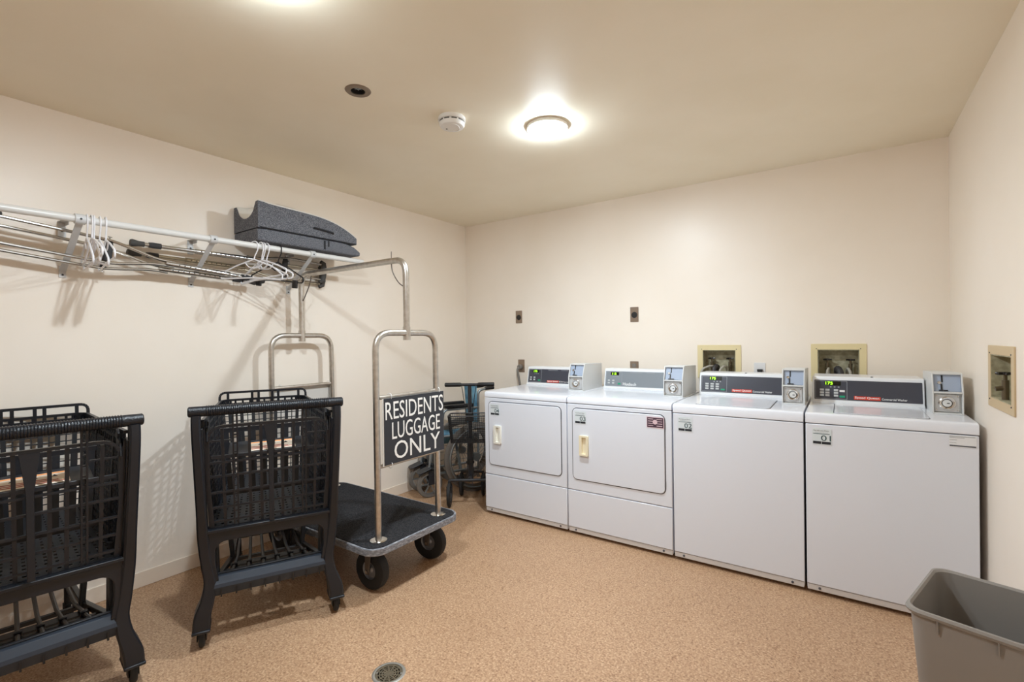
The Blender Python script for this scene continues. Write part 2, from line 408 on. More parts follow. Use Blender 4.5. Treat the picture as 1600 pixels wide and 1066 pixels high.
# ---------------------------------------------------------------- laundry machines
YM = 2.782; DEP = .70
def coin_meter(t, x0, x1, yf, zb, name_old=True, w1=False):
    """coin box: lower lock compartment, raked coin slide above"""
    w = x1-x0; hgt = .192; zs = zb+.103
    # body as a side profile extruded along x, with a hollow front
    prof = [(yf, zb), (yf, zs), (yf+.032, zb+hgt), (yf+.06, zb+hgt+.004), (yf+.33, zb+hgt-.005), (yf+.33, zb)]
    T = Matrix(((0, 0, 1, 0), (1, 0, 0, 0), (0, 1, 0, 0), (0, 0, 0, 1)))   # local (y, z, x) -> world
    s = MB(); e = .006
    s.prism(prof, x0, x0+e, T); s.prism(prof, x1-e, x1, T)
    inner = [(yf+.02, zb), (yf+.02, zs), (yf+.05, zb+hgt), (yf+.06, zb+hgt+.004), (yf+.33, zb+hgt-.005), (yf+.33, zb)]
    s.prism(inner, x0+e, x1-e, T)
    s.box(x0+e, x1-e, yf, yf+.03, zb, zb+.008); s.box(x0+e, x1-e, yf-.001, yf+.03, zs-.004, zs+.004)
    s.beam((x0+e, yf+.036, zb+hgt-.002), (x1-e, yf+.036, zb+hgt-.002), .008, .008)
    b = s.build('coin_box', M['coinbox'], t, bevel=.0015)
    # upper raked plate with slide slot
    F = frame((x0+e, yf+.018, zs+.004), (1, 0, 0), (0, .030, .085)); W = w-2*e; HH = .083
    p = MB().box(.001, W-.001, .001, HH, -.003, .001, F).build('coin_slide_plate', M['coinblue'], b)
    MB().box(W*.30, W*.36, HH*.55, HH*.95, .001, .0025, F).box(W*.27, W*.33, HH*.10, HH*.42, .001, .004, F).box(W*.20, W*.52, HH*.03, HH*.08, .001, .006, F).build('coin_slot', M['black'], p)
    k = MB().lathe([(.001, .001), (.0075, .001), (.0075, .0075), (.0055, .009), (.001, .009)], 16, off(F, W*.22, HH*.5)); k.build('slide_knob', M['chrome'], p)
    # lock plate below
    F2 = frame((x0+e, yf+.018, zb+.012), (1, 0, 0), (0, 0, 1)); h2 = .082
    q = MB().prism(rrect(.003, W-.008, 0, h2, .004), .0, .006, F2).build('lock_plate', M['lockplate'], b, bevel=.001)
    c = ((W-.005)/2, h2/2)
    MB().lathe([(.020, .006), (.031, .006), (.031, .012), (.027, .014), (.020, .012)], 30, off(F2, *c), caps=False).build('lock_ring', M['chrome'], q)
    MB().lathe([(.001, .006), (.024, .006), (.024, .0095), (.001, .0095)], 30, off(F2, *c)).build('lock_recess', M['lockdark'], q)
    MB().lathe([(.001, .0095), (.017, .0095), (.016, .014), (.001, .014)], 24, off(F2, *c)).build('lock_cylinder', M['coinbox'], q)
    MB().box(-.001, .009, -.0018, .0018, .014, .0146, off(F2, *c)).build('keyhole', M['black'], q)
    s = MB()
    for px, py in ((.009, .008), (W-.014, .008), (.009, h2-.008), (W-.014, h2-.008)):
        s.lathe([(.001, .006), (.0038, .006), (.0030, .0088), (.001, .0092)], 12, off(F2, px, py))
    s.build('lock_screws', M['chrome'], q)
    return b
def sticker(t, x, z, num, y=-.0005, dark=False):
    F = frame((x, y, z), (1, 0, 0), (0, 0, 1))
    p = MB().prism(rrect(0, .080, 0, .082, .004), 0, .0006, F).build('number_sticker', M['sticker_w'], t, smooth=0)
    text(num, 'number', M['sticker_ink'], p, off(F, .036, .0205, .0006), .041, .0275, .0008, .004)
    text('Pay with your Phone', 'phone_line', M['sticker_grey'], p, off(F, .006, .066, .0006), .062, .007)
    s = MB()
    s.box(.004, .072, .0525, .0555, .0006, .0009, F); s.build('print_line', M['sticker_ink'], p, smooth=0)
    MB().box(.012, .066, .0600, .0612, .0006, .0009, F).build('fine_print', M['sticker_grey'], p, smooth=0)
    MB().box(.003, .037, .004, .017, .0006, .0009, F).box(.039, .076, .004, .017, .0006, .0009, F).build('badge_strip', M['sticker_dark'], p, smooth=0)
def speed_badge(cp, F, x, y, sub=True, sc=1):
    b = MB().box(x, x+.115*sc, y, y+.019*sc, .0005, .0012, F).build('red_badge', M['red'], cp, smooth=0)
    text('Speed Queen', 'brand_lettering', M['white'], b, off(F, x+.004*sc, y+.003*sc, .0012), .105*sc, .014*sc)
    if sub: text('Commercial Washer' if sub is True else sub, 'type_lettering', M['white'], b, off(F, x+.120*sc, y+.003*sc, .0005), .105*sc, .011*sc)
def machine(x0, x1, kind, num, label, meter, console, panel, top=.897):
    t = thing('washing_machine' if kind == 'washer' else 'tumble_dryer', label, 'washing machine' if kind == 'washer' else 'dryer', ((x0+x1)/2, YM, 0), 0, 'coin laundry machines')
    w = x1-x0; h = w/2; e = .002
    lip = .848 if kind == 'washer' else .858
    # cabinet body
    s = MB().box(-h+e, h-e, .012, DEP, .022, lip-.006); body = s.build('cabinet', M['enamel'], t, bevel=.004)
    # top, with a rolled front edge, as a profile extruded along x
    T = Matrix(((0, 0, 1, 0), (1, 0, 0, 0), (0, 1, 0, 0), (0, 0, 0, 1)))
    prof = [(0, lip), (-.001, top-.014), (.004, top-.005), (.013, top-.001), (.03, top+.001), (DEP, top+.008), (DEP, lip)]
    tp = MB().prism(prof, -h+e/2, h-e/2, T).build('top_panel', M['enamel'], t, bevel=.002)
    ztop = lambda y: top+.001+(y-.03)/(DEP-.03)*.007
    if kind == 'washer':
        MB().box(-h+e, h-e, 0, .0115, .050, lip-.004).build('front_panel', M['enamel_front'], t, bevel=.003)
        # lid, slightly dished, with a hinge line
        lx0, lx1 = -h+.12, h-.155
        ly0, ly1 = .035, .40
        o1 = rrect(lx0, lx1, ly0, ly1, .02); i1 = rrect(lx0+.016, lx1-.016, ly0+.016, ly1-.016, .014)
        Tl = Matrix.Translation((0, 0, 0))
        sl = MB(); n = len(o1)
        zf = lambda p, dz: (p[0], p[1], ztop(p[1])+dz)
        sl.loft([[zf(p, -.002) for p in o1], [zf(p, .004) for p in o1], [zf(p, .004) for p in i1], [zf((p[0], p[1]), .0026) for p in rrect(lx0+.03, lx1-.03, ly0+.03, ly1-.03, .012)]], True)
        lid = sl.build('lid', M['enamel'], t)
        g0 = rrect(lx0-.004, lx1+.004, ly0-.003, ly1+.003, .022)
        MB().loft([[zf(p, -.002) for p in g0], [zf(p, .0005) for p in g0]]).build('lid_gap', M['gap'], tp)
    else:
        # upper front with the door, lower access panel
        MB().box(-h+e, h-e, 0, .0115, .296, lip-.004).build('front_panel', M['enamel_front'], t, bevel=.003)
        MB().box(-h+e, h-e, -.001, .0115, .050, .291).build('access_panel', M['enamel_front'], t, bevel=.003)
        dx0, dx1, dz0, dz1 = -h+.042, h-.042, .368, .826
        F = frame((0, 0, 0), (1, 0, 0), (0, 0, 1))
        MB().prism(rrect(dx0-.0055, dx1+.0055, dz0-.0055, dz1+.0055, .034), -.0002, .0008, F).build('door_gasket', M['gap'], t)
        door = MB().prism(rrect(dx0, dx1, dz0, dz1, .028), .0005, .006, F).build('door', M['enamel_front'], t, bevel=.0025)
        hm = M['handle_cream'] if num == '03' else M['handle_white']
        hx = dx0+.052; G = off(F, hx, .527, .006)
        hd = MB().ringplate(rrect(0, .063, 0, .130, .006, 3), rrect(.020, .048, .012, .118, .004, 3), -.004, .016, G)
        hd.box(.020, .048, .012, .118, -.001, .0003, G)
        hd.build('door_handle', hm, door, bevel=.0015)
        for z in (.43, .77): MB().box(dx1+.001, dx1+.005, -.0055, .0, z-.022, z+.022).build('door_hinge', M['gap'], t)
    # kick strip and feet
    ks = MB().box(-h+.004, h-.004, .003, .02, .020, .047).build('kick_strip', M['kick'], t, bevel=.002)
    for x in (-h+.055, h-.055): MB().lathe([(.001, .0035), (.006, .003), (.006, 0), (.001, 0)], 12, frame((x, .003, .034), (1, 0, 0), (0, 0, 1))).build('strip_screw', M['gap'], ks)
    for x in (-h+.06, h-.06):
        for y in (.07, DEP-.06): MB().cyl((x, y, 0), (x, y, .024), .016, 12).build('foot', M['foot'], t)
    # console
    cx0, cx1, cy, ch = console
    zc = ztop(cy)-.001
    prof = [(cy-.012, zc), (cy-.012, zc+.012), (cy, zc+.016), (cy+.026, zc+ch-.006), (cy+.034, zc+ch), (DEP+.005, zc+ch-.002), (DEP+.005, zc)]
    cs = MB().prism(prof, cx0, cx1, T).build('console', M['trim_white'], t, bevel=.003)
    F = frame((cx0, cy, zc+.016), (1, 0, 0), (0, .026, ch-.022)); W = cx1-cx0; L = math.hypot(.026, ch-.022)
    pm = M['panel_grey'] if panel == 'grey' else M['panel_dark']
    cp = MB().prism(rrect(.010, W-.008, .006, L-.014, .003, 2), 0, .0014, F).build('control_panel', pm, cs, smooth=0)
    G = off(F, .010, .006, .0014); W2 = W-.018; L2 = L-.020
    big = kind == 'washer'
    px = W2*(.335 if big else .26)
    if big and num == '01': px = W2*.325
    s = MB(); s.ringplate([(.004, .004), (px, .004), (px, L2-.004), (.004, L2-.004)], [(.006, .006), (px-.002, .006), (px-.002, L2-.006), (.006, L2-.006)], 0, .0006, G)
    s.build('keypad_outline', M['sticker_grey'], cp, smooth=0)
    dx = px*.36; dz = L2*.76; dw = px*.36 if big else px*.34
    MB().box(dx-.006, dx+px*.45, dz-.003, dz+.020, .0003, .001, G).build('display', M['display_black'], cp, smooth=0)
    if big: text('175', 'display_digits', M['green'], cp, off(G, dx-.002, dz+.0, .0011), px*.22, .016)
    else: text('175' if num == '04' else '15', 'display_digits', M['green'], cp, off(G, dx+.006, dz+.0, .0011), px*.25, .015)
    cols = ([.17, .37, .57] if num == '02' else [.17, .34, .60]) if big else [.15, .42]
    rows = ([.16, .30, .44] if big else [.16, .32])
    for cxx in cols:
        for rz in rows:
            MB().box(px*cxx, px*(cxx+.13), L2*rz, L2*(rz+.10), 0, .0022, G).build('button', M['btn'], cp, bevel=.0006)
    MB().box(px*.77, px*.93, L2*.12, L2*.22, 0, .0024, G).build('start_button', M['btn_green'], cp, bevel=.0006)
    if num == '01': MB().box(px*.77, px*.93, L2*.40, L2*.50, 0, .0024, G).build('button', M['btn_white'], cp, bevel=.0006)
    s = MB()
    for k in range(3): s.box(px*(.48+.12*k), px*(.53+.12*k), L2*.62, L2*.68, 0, .0006, G)
    s.build('indicator_marks', M['sticker_grey'], cp, smooth=0)
    if num == '03': text('Huebsch', 'brand_lettering', M['white'], cp, off(G, px+.010, .008, .0002), .10, .022)
    elif num == '04': speed_badge(cp, off(G, px*1.02, .004, -.0002), .055, 0, 'Dryer', .95)
    else: speed_badge(cp, off(G, px+.030, .006, -.0002), 0, 0)
    if not big:
        MB().box(px+.06, px+.15, L2-.009, L2-.006, 0, .0006, G).box(px+.18, px+.24, L2-.009, L2-.006, 0, .0006, G).build('fine_print', M['sticker_grey'], cp, smooth=0)
    else:
        MB().lathe([(.001, .004), (.006, .003), (.006, -.001), (.001, -.001)], 14, Matrix.Translation((cx0+W*.56, cy+.042, zc+ch))).build('console_plug', M['black'], cs)
    mx0, mx1, my = meter
    coin_meter(t, mx0, mx1, my, ztop(my))
    # number sticker
    sx = {'04': .060, '03': .060, '02': .030, '01': .030}[num]
    yy = -.0068 if kind == 'dryer' else -.0008
    sticker(t, -h+sx, {'04': .727, '03': .727, '02': .742, '01': .742}[num]+(.002), num, yy)
    if num == '03':
        F = frame((h-.146, -.0068, .748), (1, 0, 0), (0, 0, 1))
        p = MB().box(0, .104, 0, .066, 0, .0006, F).build('warning_sticker', M['dec_l'], t, smooth=0)
        q = MB().box(.004, .100, .004, .062, .0006, .0009, F).build('sticker_field', M['dec_p'], p, smooth=0)
        s = MB()
        for k in range(4):
            z = .012+k*.013
            s.box(.010, .040, z, z+.0035, .0009, .0012, F).box(.060, .094, z, z+.0035, .0009, .0012, F)
        s.lathe([(.001, .0012), (.014, .0012), (.014, .0009), (.001, .0009)], 20, off(F, .051, .036)); s.build('print_line', M['dec_l'], q, smooth=0)
    if num == '01':
        F = frame((h-.098, -.0008, .792), (1, 0, 0), (0, 0, 1))
        p = MB().box(0, .088, 0, .050, 0, .0006, F).build('notice_sticker', M['trim_white'], t, smooth=0)
        MB().box(.002, .086, .002, .0075, .0006, .0009, F).build('badge_strip', M['gap'], p, smooth=0)
        s = MB().box(.002, .084, .044, .0462, .0006, .0009, F).box(.002, .050, .039, .0408, .0006, .0009, F).box(.002, .026, .029, .0305, .0006, .0009, F).box(.002, .024, .017, .0185, .0006, .0009, F)
        s.build('fine_print', M['sticker_grey'], p, smooth=0)
    return t
# x0,x1 ; meter (x0,x1,y) local ; console (x0,x1,y,height) local
def mach(x0, x1, kind, num, label, mw, cw, panel):
    c = (x0+x1)/2
    machine(x0, x1, kind, num, label, (mw[0]-c, mw[1]-c, mw[2]-YM), (cw[0]-c, cw[1]-c, cw[2]-YM, cw[3]), panel)
mach(-2.184, -1.501, 'dryer', '04', 'white coin dryer number 04 with dark control panel, beside the folded wheelchair', (-1.655, -1.537, 3.10), (-2.165, -1.665, 3.33, .150), 'dark')
mach(-1.497, -.817, 'dryer', '03', 'white coin dryer number 03 with light grey control panel and cream door handle', (-.955, -.832, 3.075), (-1.478, -.965, 3.33, .150), 'grey')
mach(-.812, -.167, 'washer', '02', 'white top-loading washer number 02 standing between the dryers and another washer', (-.285, -.176, 3.045), (-.780, -.293, 3.27, .145), 'dark')
mach(-.161, .470, 'washer', '01', 'white top-loading washer number 01 in the corner beside the right wall', (.345, .456, 3.005), (-.148, .338, 3.19, .148), 'dark')

# ---------------------------------------------------------------- wall boxes and outlets
def valve_box(bx, label, T, m, taps=True):
    """recessed supply box; T maps (u, out, z)"""
    u0, u1, z0, z1 = bx; e = .036
    t = thing('washer_valve_box', label, 'valve box', T @ Vector(((u0+u1)/2, 0, z0)), 0, 'recessed washer valve boxes')
    P = t.matrix_basis.inverted()
    t_inv = Matrix.Translation(-t.location)
    TT = t_inv @ T
    F = TT @ Matrix(((1, 0, 0, 0), (0, 0, 1, 0), (0, 1, 0, 0), (0, 0, 0, 1)))   # (u, z, out)
    o = rrect(u0, u1, z0, z1, .004, 3); i = rrect(u0+e, u1-e, z0+e, z1-e, .002, 3)
    MB().ringplate(o, i, 0, .006, F).build('frame', m, t, bevel=.0015)
    a = e+.0006; s = MB(); d = .085
    s.box(u0+a, u1-a, -d-.002, -d, z0+a, z1-a, TT)
    s.box(u0+a, u0+a+.003, -d, .004, z0+a, z1-a, TT); s.box(u1-a-.003, u1-a, -d, .004, z0+a, z1-a, TT)
    s.box(u0+a, u1-a, -d, .004, z0+a, z0+a+.003, TT); s.box(u0+a, u1-a, -d, .004, z1-a-.003, z1-a, TT)
    s.build('recess', M['boxin'], t, smooth=0)
    s = MB()
    for u in (u0+e-.006, u1-e+.006):
        for z in (z0+e-.006, z1-e+.006): s.lathe([(.001, .0085), (.003, .008), (.003, .006), (.001, .006)], 10, off(F, u, z))
    s.build('frame_screws', M['gap'], t)
    w = u1-u0
    for u in ((u0+w*.30, u0+w*.72) if taps else (u0+w*.57,)):
        z = z0+e+.004; vy = -.05 if taps else -.014
        s = MB()
        s.tube([TT @ Vector((u, vy, z)), TT @ Vector((u, vy, z+.075))], .011, 12)
        s.tube([TT @ Vector((u, vy, z+.045)), TT @ Vector((u, vy+.028, z+.040))], .009, 12)
        s.tube([TT @ Vector((u, vy, z+.075)), TT @ Vector((u, vy, z+.098))], .006, 10)
        v = s.build('valve', M['brass'], t)
        s = MB(); c = TT @ Vector((u, vy+.004, z+.100))
        for k in range(5):
            aa = 2*PI*k/5; s.cyl(c, c+Vector((math.cos(aa)*.024, math.sin(aa)*.024, 0)), .0055, 8)
        s.lathe([(.001, -.005), (.011, -.005), (.011, .006), (.001, .006)], 14, Matrix.Translation(c))
        s.build('valve_wheel', M['lockdark'], v)
    return t, TT
TB = Matrix(((1, 0, 0, 0), (0, -1, 0, YB), (0, 0, 1, 0), (0, 0, 0, 1)))
t, TT = valve_box(BX1, 'cream recessed valve box on the back wall behind washer number 02', TB, M['boxcream'])
def hoses(t, TT, bx, mats, zdrop):
    u0, u1, z0, z1 = bx; w = u1-u0
    for (ua, ub, m, r) in mats:
        pts = spline([TT @ Vector(p) for p in ((u0+w*ua, -.03, z0+.055), (u0+w*ua, -.005, z0+.082), (u0+w*(ua+ub)/2, .035, z0+.082), (u0+w*ub, .056, z0+.03), (u0+w*ub, .06, zdrop))], 6)
        MB().tube(pts, r, 10).build('hose', m, t)
hoses(t, TT, BX1, [(.46, .42, M['hose'], .016), (.40, .12, M['hose_white'], .008), (.66, .55, M['hose_white'], .008)], .76)
t, TT = valve_box(BX2, 'cream recessed valve box on the back wall behind washer number 01', TB, M['boxcream'])
hoses(t, TT, BX2, [(.48, .55, M['hose'], .018), (.66, .72, M['hose_white'], .008), (.34, .3, M['hose_white'], .007)], .76)
TRW = Matrix(((0, -1, 0, XR), (1, 0, 0, 0), (0, 0, 1, 0), (0, 0, 0, 1)))
t, TT = valve_box(BX3, 'tan recessed valve box on the right wall above the waste bin', TRW, M['boxtan'], taps=False)

def outlet(x, z, w, h, label, kind, m=None):
    t = thing('wall_outlet', label, 'outlet', (x, YB, z), 0, 'outlets on the back wall')
    F = frame((0, 0, 0), (1, 0, 0), (0, 0, 1))
    p = MB().prism(rrect(-w/2, w/2, -h/2, h/2, .003, 3), 0, .005, F).build('cover_plate', m or M['plate'], t, bevel=.0012)
    if kind == 'round':
        MB().lathe([(.001, .010), (.022, .010), (.024, .005), (.001, .005)], 24, off(F, 0, -.004)).build('receptacle', M['socket'], p)
        MB().box(-.009, -.006, -.006, .006, .0101, .0106, off(F, 0, -.004)).box(.006, .009, -.006, .006, .0101, .0106, off(F, 0, -.004)).box(-.003, .003, -.016, -.011, .0101, .0106, off(F, 0, -.004)).build('contact_slots', M['drainhole'], p)
    if kind == 'plug':
        MB().lathe([(.001, .032), (.020, .032), (.024, .02), (.024, .005), (.001, .005)], 20, off(F, -.008, -.01)).build('plug', M['cord'], p)
        pts = spline([(-.012, -.020, -.012), (-.02, -.034, -.035), (-.012, -.034, -.10), (.005, -.028, -.20), (.03, -.03, -.33)], 6)
        MB().tube(pts, .011, 10).build('cord', M['cord'], t)
    if kind == 'black_plug':
        MB().prism([(-.017, .012), (.017, .012), (.012, -.022), (-.008, -.03)], .005, .030, off(F, .002, .0)).build('plug', M['socket'], p, bevel=.003)
        MB().tube(spline([(.0, -.018, -.02), (.004, -.03, -.06), (.0, -.032, -.16), (0, -.03, -.26)], 5), .005, 8).build('cord', M['socket'], t)
    if kind == 'duplex':
        for dz in (.024, -.024): MB().prism(rrect(-.016, .016, dz-.014, dz+.014, .008), .005, .0075, F).build('receptacle', M['cord'], p)
    return t
outlet(-2.428, 1.482, .068, .114, 'bronze plated outlet with black round socket, upper one above dryer number 04', 'round')
outlet(-1.341, 1.462, .066, .116, 'bronze plated outlet with black round socket, upper one above dryer number 03', 'round')
outlet(-2.407, 1.038, .068, .114, 'bronze plated outlet with a thick grey plug and cord left of dryer number 04', 'plug')
outlet(-1.346, 1.040, .068, .112, 'bronze outlet plate half hidden behind the console of dryer number 03', 'duplex')
outlet(-.468, 1.045, .070, .112, 'white plated outlet with a black plug above washer number 02', 'black_plug', M['plate_white'])

# ---------------------------------------------------------------- waste bin
def bin_():
    t = thing('waste_bin', 'rectangular grey-brown plastic waste bin in front of washer number 01', 'waste bin', (.318, 1.908, 0), math.radians(-17))
    def R(hx, hy, z, r=.04): return [(x, y, z) for x, y in rrect(-hx, hx, -hy, hy, r, 6)]
    s = MB()
    rings = [R(.092, .135, 0), R(.098, .142, .012), R(.126, .178, .47), R(.126, .178, .478), R(.134, .187, .484), R(.137, .190, .492), R(.134, .187, .499), R(.128, .181, .500),
             R(.123, .176, .494), R(.122, .175, .47), R(.094, .138, .016), R(.05, .09, .010)]
    s.loft(rings, True); b = s.build('bin_body', M['bin'], t)
    for yy in (-.11, 0, .11):
        for sx in (-1, 1): MB().beam((sx*.1255, yy, .447), (sx*.132, yy, .484), .003, .008, (sx, 0, 0)).build('rim_rib', M['bin'], b)
    for xx in (-.06, .06):
        for sy in (-1, 1): MB().beam((xx, sy*.1775, .447), (xx, sy*.185, .484), .003, .008, (0, sy, 0)).build('rim_rib', M['bin'], b)
bin_()

# ---------------------------------------------------------------- wall rail with brackets
RX, RZ = -2.77, 1.835
t = thing('hanging_rail', 'long white wall-mounted rail on three angled brackets along the left wall', 'rail', (RX, 1.2, RZ))
MB().cyl((0, -1.6, 0), (0, .965, 0), .0165, 20).build('rod', M['rod'], t)
MB().cyl((0, .28, 0), (0, .36, 0), .0172, 20).build('rod_joint', M['rod'], t)
for y in (-.548, -.004, .576):
    w = XL-RX
    s = MB()
    s.beam((w+.002, y, .029), (-.0, y, .019), .030, .004)                       # top arm
    s.beam((w+.004, y+.012, .020), (w+.06, y+.012, .018), .004, .016)
    s.beam((w+.004, y, .030), (w+.004, y, -.05), .030, .004, (1, 0, 0))         # wall flange
    s.beam((w+.006, y, -.205), (-.004, y, -.016), .026, .005, (1, 0, 0))          # diagonal brace
    s.beam((w+.003, y, -.180), (w+.003, y, -.235), .026, .004, (1, 0, 0))
    s.ringplate(circ(.0225, 20), circ(.0165, 20), -.018, .018, frame((0, y, 0), (1, 0, 0), (0, 0, 1)))
    br = s.build('bracket', M['bracket'], t, bevel=.0008)
    s = MB()
    for p in ((.023, y, -.002), (w+.007, y, -.222), (w+.008, y, -.015)): s.lathe([(.001, .002), (.0045, .0015), (.0045, 0), (.001, 0)], 10, frame(p, (0, 1, 0), (0, 0, 1)))
    s.build('screws', M['black'], br)

# ---------------------------------------------------------------- crutches
def crutch(label, x, tip, conv, pad, spread, mm, roll=0, grip=.62, nb=.06):
    """tip, conv, pad: (y, z) of the leg tip, where the bows meet, and the underarm pad centre"""
    t = thing('crutch', label, 'crutch', (x, tip[0], tip[1]), 0, 'aluminium crutches resting on the rail brackets')
    V = lambda y, z, dx=0: Vector((dx, y-tip[0], z-tip[1]))
    A = V(*tip); B = V(*conv); Cc = V(*pad)
    d = (B-A).normalized(); e = (Cc-B).normalized(); nrm = Vector((roll, -e.z, e.y)).normalized()
    L = (Cc-B).length
    MB().tube([A+d*.035, B-d*.02], .0105, 12).build('leg_tube', mm, t)
    MB().tube([B-d*.30, B+e*.02], .0145, 12).build('leg_sleeve', mm, t)
    MB().tube([A-d*.004, A+d*.004, A+d*.03, A+d*.055], [.017, .020, .0145, .0135], 14).build('rubber_tip', M['rubber'], t)
    MB().tube([A+d*.075, A+d*.095, A+d*.13], [.0135, .016, .015], 12).build('collar', M['foam'], t)
    for sgn in (1, -1):
        pts = spline([B-d*.02+nrm*sgn*.012, B+e*.07+nrm*sgn*.016, B+e*.20+nrm*sgn*spread*.82, B+e*.30+nrm*sgn*spread, B+e*L*.99+nrm*sgn*spread], 6)
        MB().tube(pts, .0078, 10).build('bow_tube', mm, t)
    g = B+e*(L*grip)
    MB().tube([g-nrm*(spread-.009), g-nrm*(spread*.55), g, g+nrm*(spread*.55), g+nrm*(spread-.009)], [.014, .0165, .0175, .0165, .014], 14).build('hand_grip', M['foam'], t)
    s = MB()
    for sgn in (1, -1): s.cyl(g+nrm*sgn*(spread+.002), g+nrm*sgn*(spread+.018), .0035, 8); s.tube([g+nrm*sgn*(spread+.016)-e*.008, g+nrm*sgn*(spread+.016)+e*.008], .003, 6)
    s.build('wing_nuts', mm, t)
    p = Cc
    MB().tube([p-nrm*(spread+.02)-e*.02, p-nrm*(spread+.008), p-nrm*spread*.5+e*.006, p+nrm*spread*.5+e*.006, p+nrm*(spread+.008), p+nrm*(spread+.02)-e*.02], [.012, .019, .021, .021, .019, .012], 14).build('underarm_pad', M['rubber'], t)
    s = MB()
    k = 0
    while k < 10:
        q = B-d*(.04+k*.026); s.cyl(q+Vector((.0135, 0, 0)), q+Vector((.0152, 0, 0)), .003, 8); k += 1
    s.build('adjusting_holes', M['black'], t)
    return t
CRUTCHES = [
    ('front lower aluminium crutch on the brackets, pad at the left photo edge', -2.925, (1.545, 1.660), (1.05, 1.700), (.405, 1.775), .056, M['alu'], .0, .40),
    ('rear lower aluminium crutch on the brackets, pad at the left photo edge', -2.955, (1.510, 1.650), (1.03, 1.672), (.400, 1.745), .052, M['alu'], .0, .39),
    ('upper aluminium crutch with grey rubber tip pointing left and pad near the luggage cart', -2.995, (.905, 1.800), (1.50, 1.795), (2.00, 1.765), .052, M['alu'], .05, .45),
    ('warm-toned crutch just under the upper one, grey tip pointing left, against the wall', -3.022, (.900, 1.752), (1.46, 1.740), (2.01, 1.735), .05, M['alu_tan'], .0, .5),
]
for a in CRUTCHES: crutch(*a)

# ---------------------------------------------------------------- hangers
def hanger(m, clips=False):
    t = thing('clothes_hanger', 'white plastic clothes hanger', 'hanger')
    # origin: top of the rod inside the hook
    R = .0215
    hook = [(R*math.cos(a), 0, R*math.sin(a)-.0165) for a in [math.radians(d) for d in range(-10, 200, 15)]][::-1]
    pts = [Vector(p) for p in hook]+[Vector((R*.95, 0, -.045)), Vector((.006, 0, -.075)), Vector((0, 0, -.098))]
    MB().tube(spline(pts, 2), .0033, 8).build('hook', m, t)
    body = fillet([(0, 0, -.098), (-.10, 0, -.135), (-.205, 0, -.185), (-.195, 0, -.212), (0, 0, -.204), (.195, 0, -.212), (.205, 0, -.185), (.10, 0, -.135), (0, 0, -.098)], .016, 4)
    s = MB().tube(body, .0042, 8)
    s.tube(spline([(-.052, 0, -.118), (-.03, 0, -.142), (0, 0, -.148), (.03, 0, -.142), (.052, 0, -.118)], 4), .0032, 8)
    s.build('shoulders', m, t)
    if clips:
        for x in (-.14, .14): MB().box(x-.016, x+.016, -.008, .008, -.245, -.198).build('clip', M['hanger_black'], t, bevel=.003)
    return t
h0 = hanger(M['hanger'])
LC = [(.677, -8, 'leftmost white hanger in the left cluster on the wall rail'), (.692, -5, 'second white hanger from the left in the left cluster on the wall rail'),
      (.701, -9, 'middle white hanger in the left cluster on the wall rail'), (.722, -6, 'fourth white hanger from the left in the left cluster on the wall rail'), (.742, -7, 'rightmost white hanger in the left cluster on the wall rail')]
RC = [(1.415, 31, 'wide-facing white hanger in front of the right cluster on the wall rail'), (1.450, 8, 'white hanger directly behind the wide-facing one in the right cluster'),
      (1.466, 2, 'third white hanger in the right cluster on the wall rail'), (1.484, 13, 'rearmost white hanger in the right cluster, nearest the right bracket')]
first = True
for i, (y, a, l) in enumerate(LC+RC):
    o = h0 if first else copy_tree(h0)
    first = False
    o.location = (RX, y, RZ+.0165+.0185-.0165+.0015); o.rotation_euler = (0, math.radians([6, -4, 3, 7, -3, 2, -5, 4, 0][i]), math.radians(a))
    tag(o, l, 'hanger', 'white hangers in the left cluster' if i < 5 else 'white hangers in the right cluster')
h1 = hanger(M['hanger_black'], True)
h1.location = (RX, 1.56, RZ+.020); h1.rotation_euler = (0, .1, math.radians(15))
tag(h1, 'black clip hanger behind the white hangers of the right cluster', 'hanger')

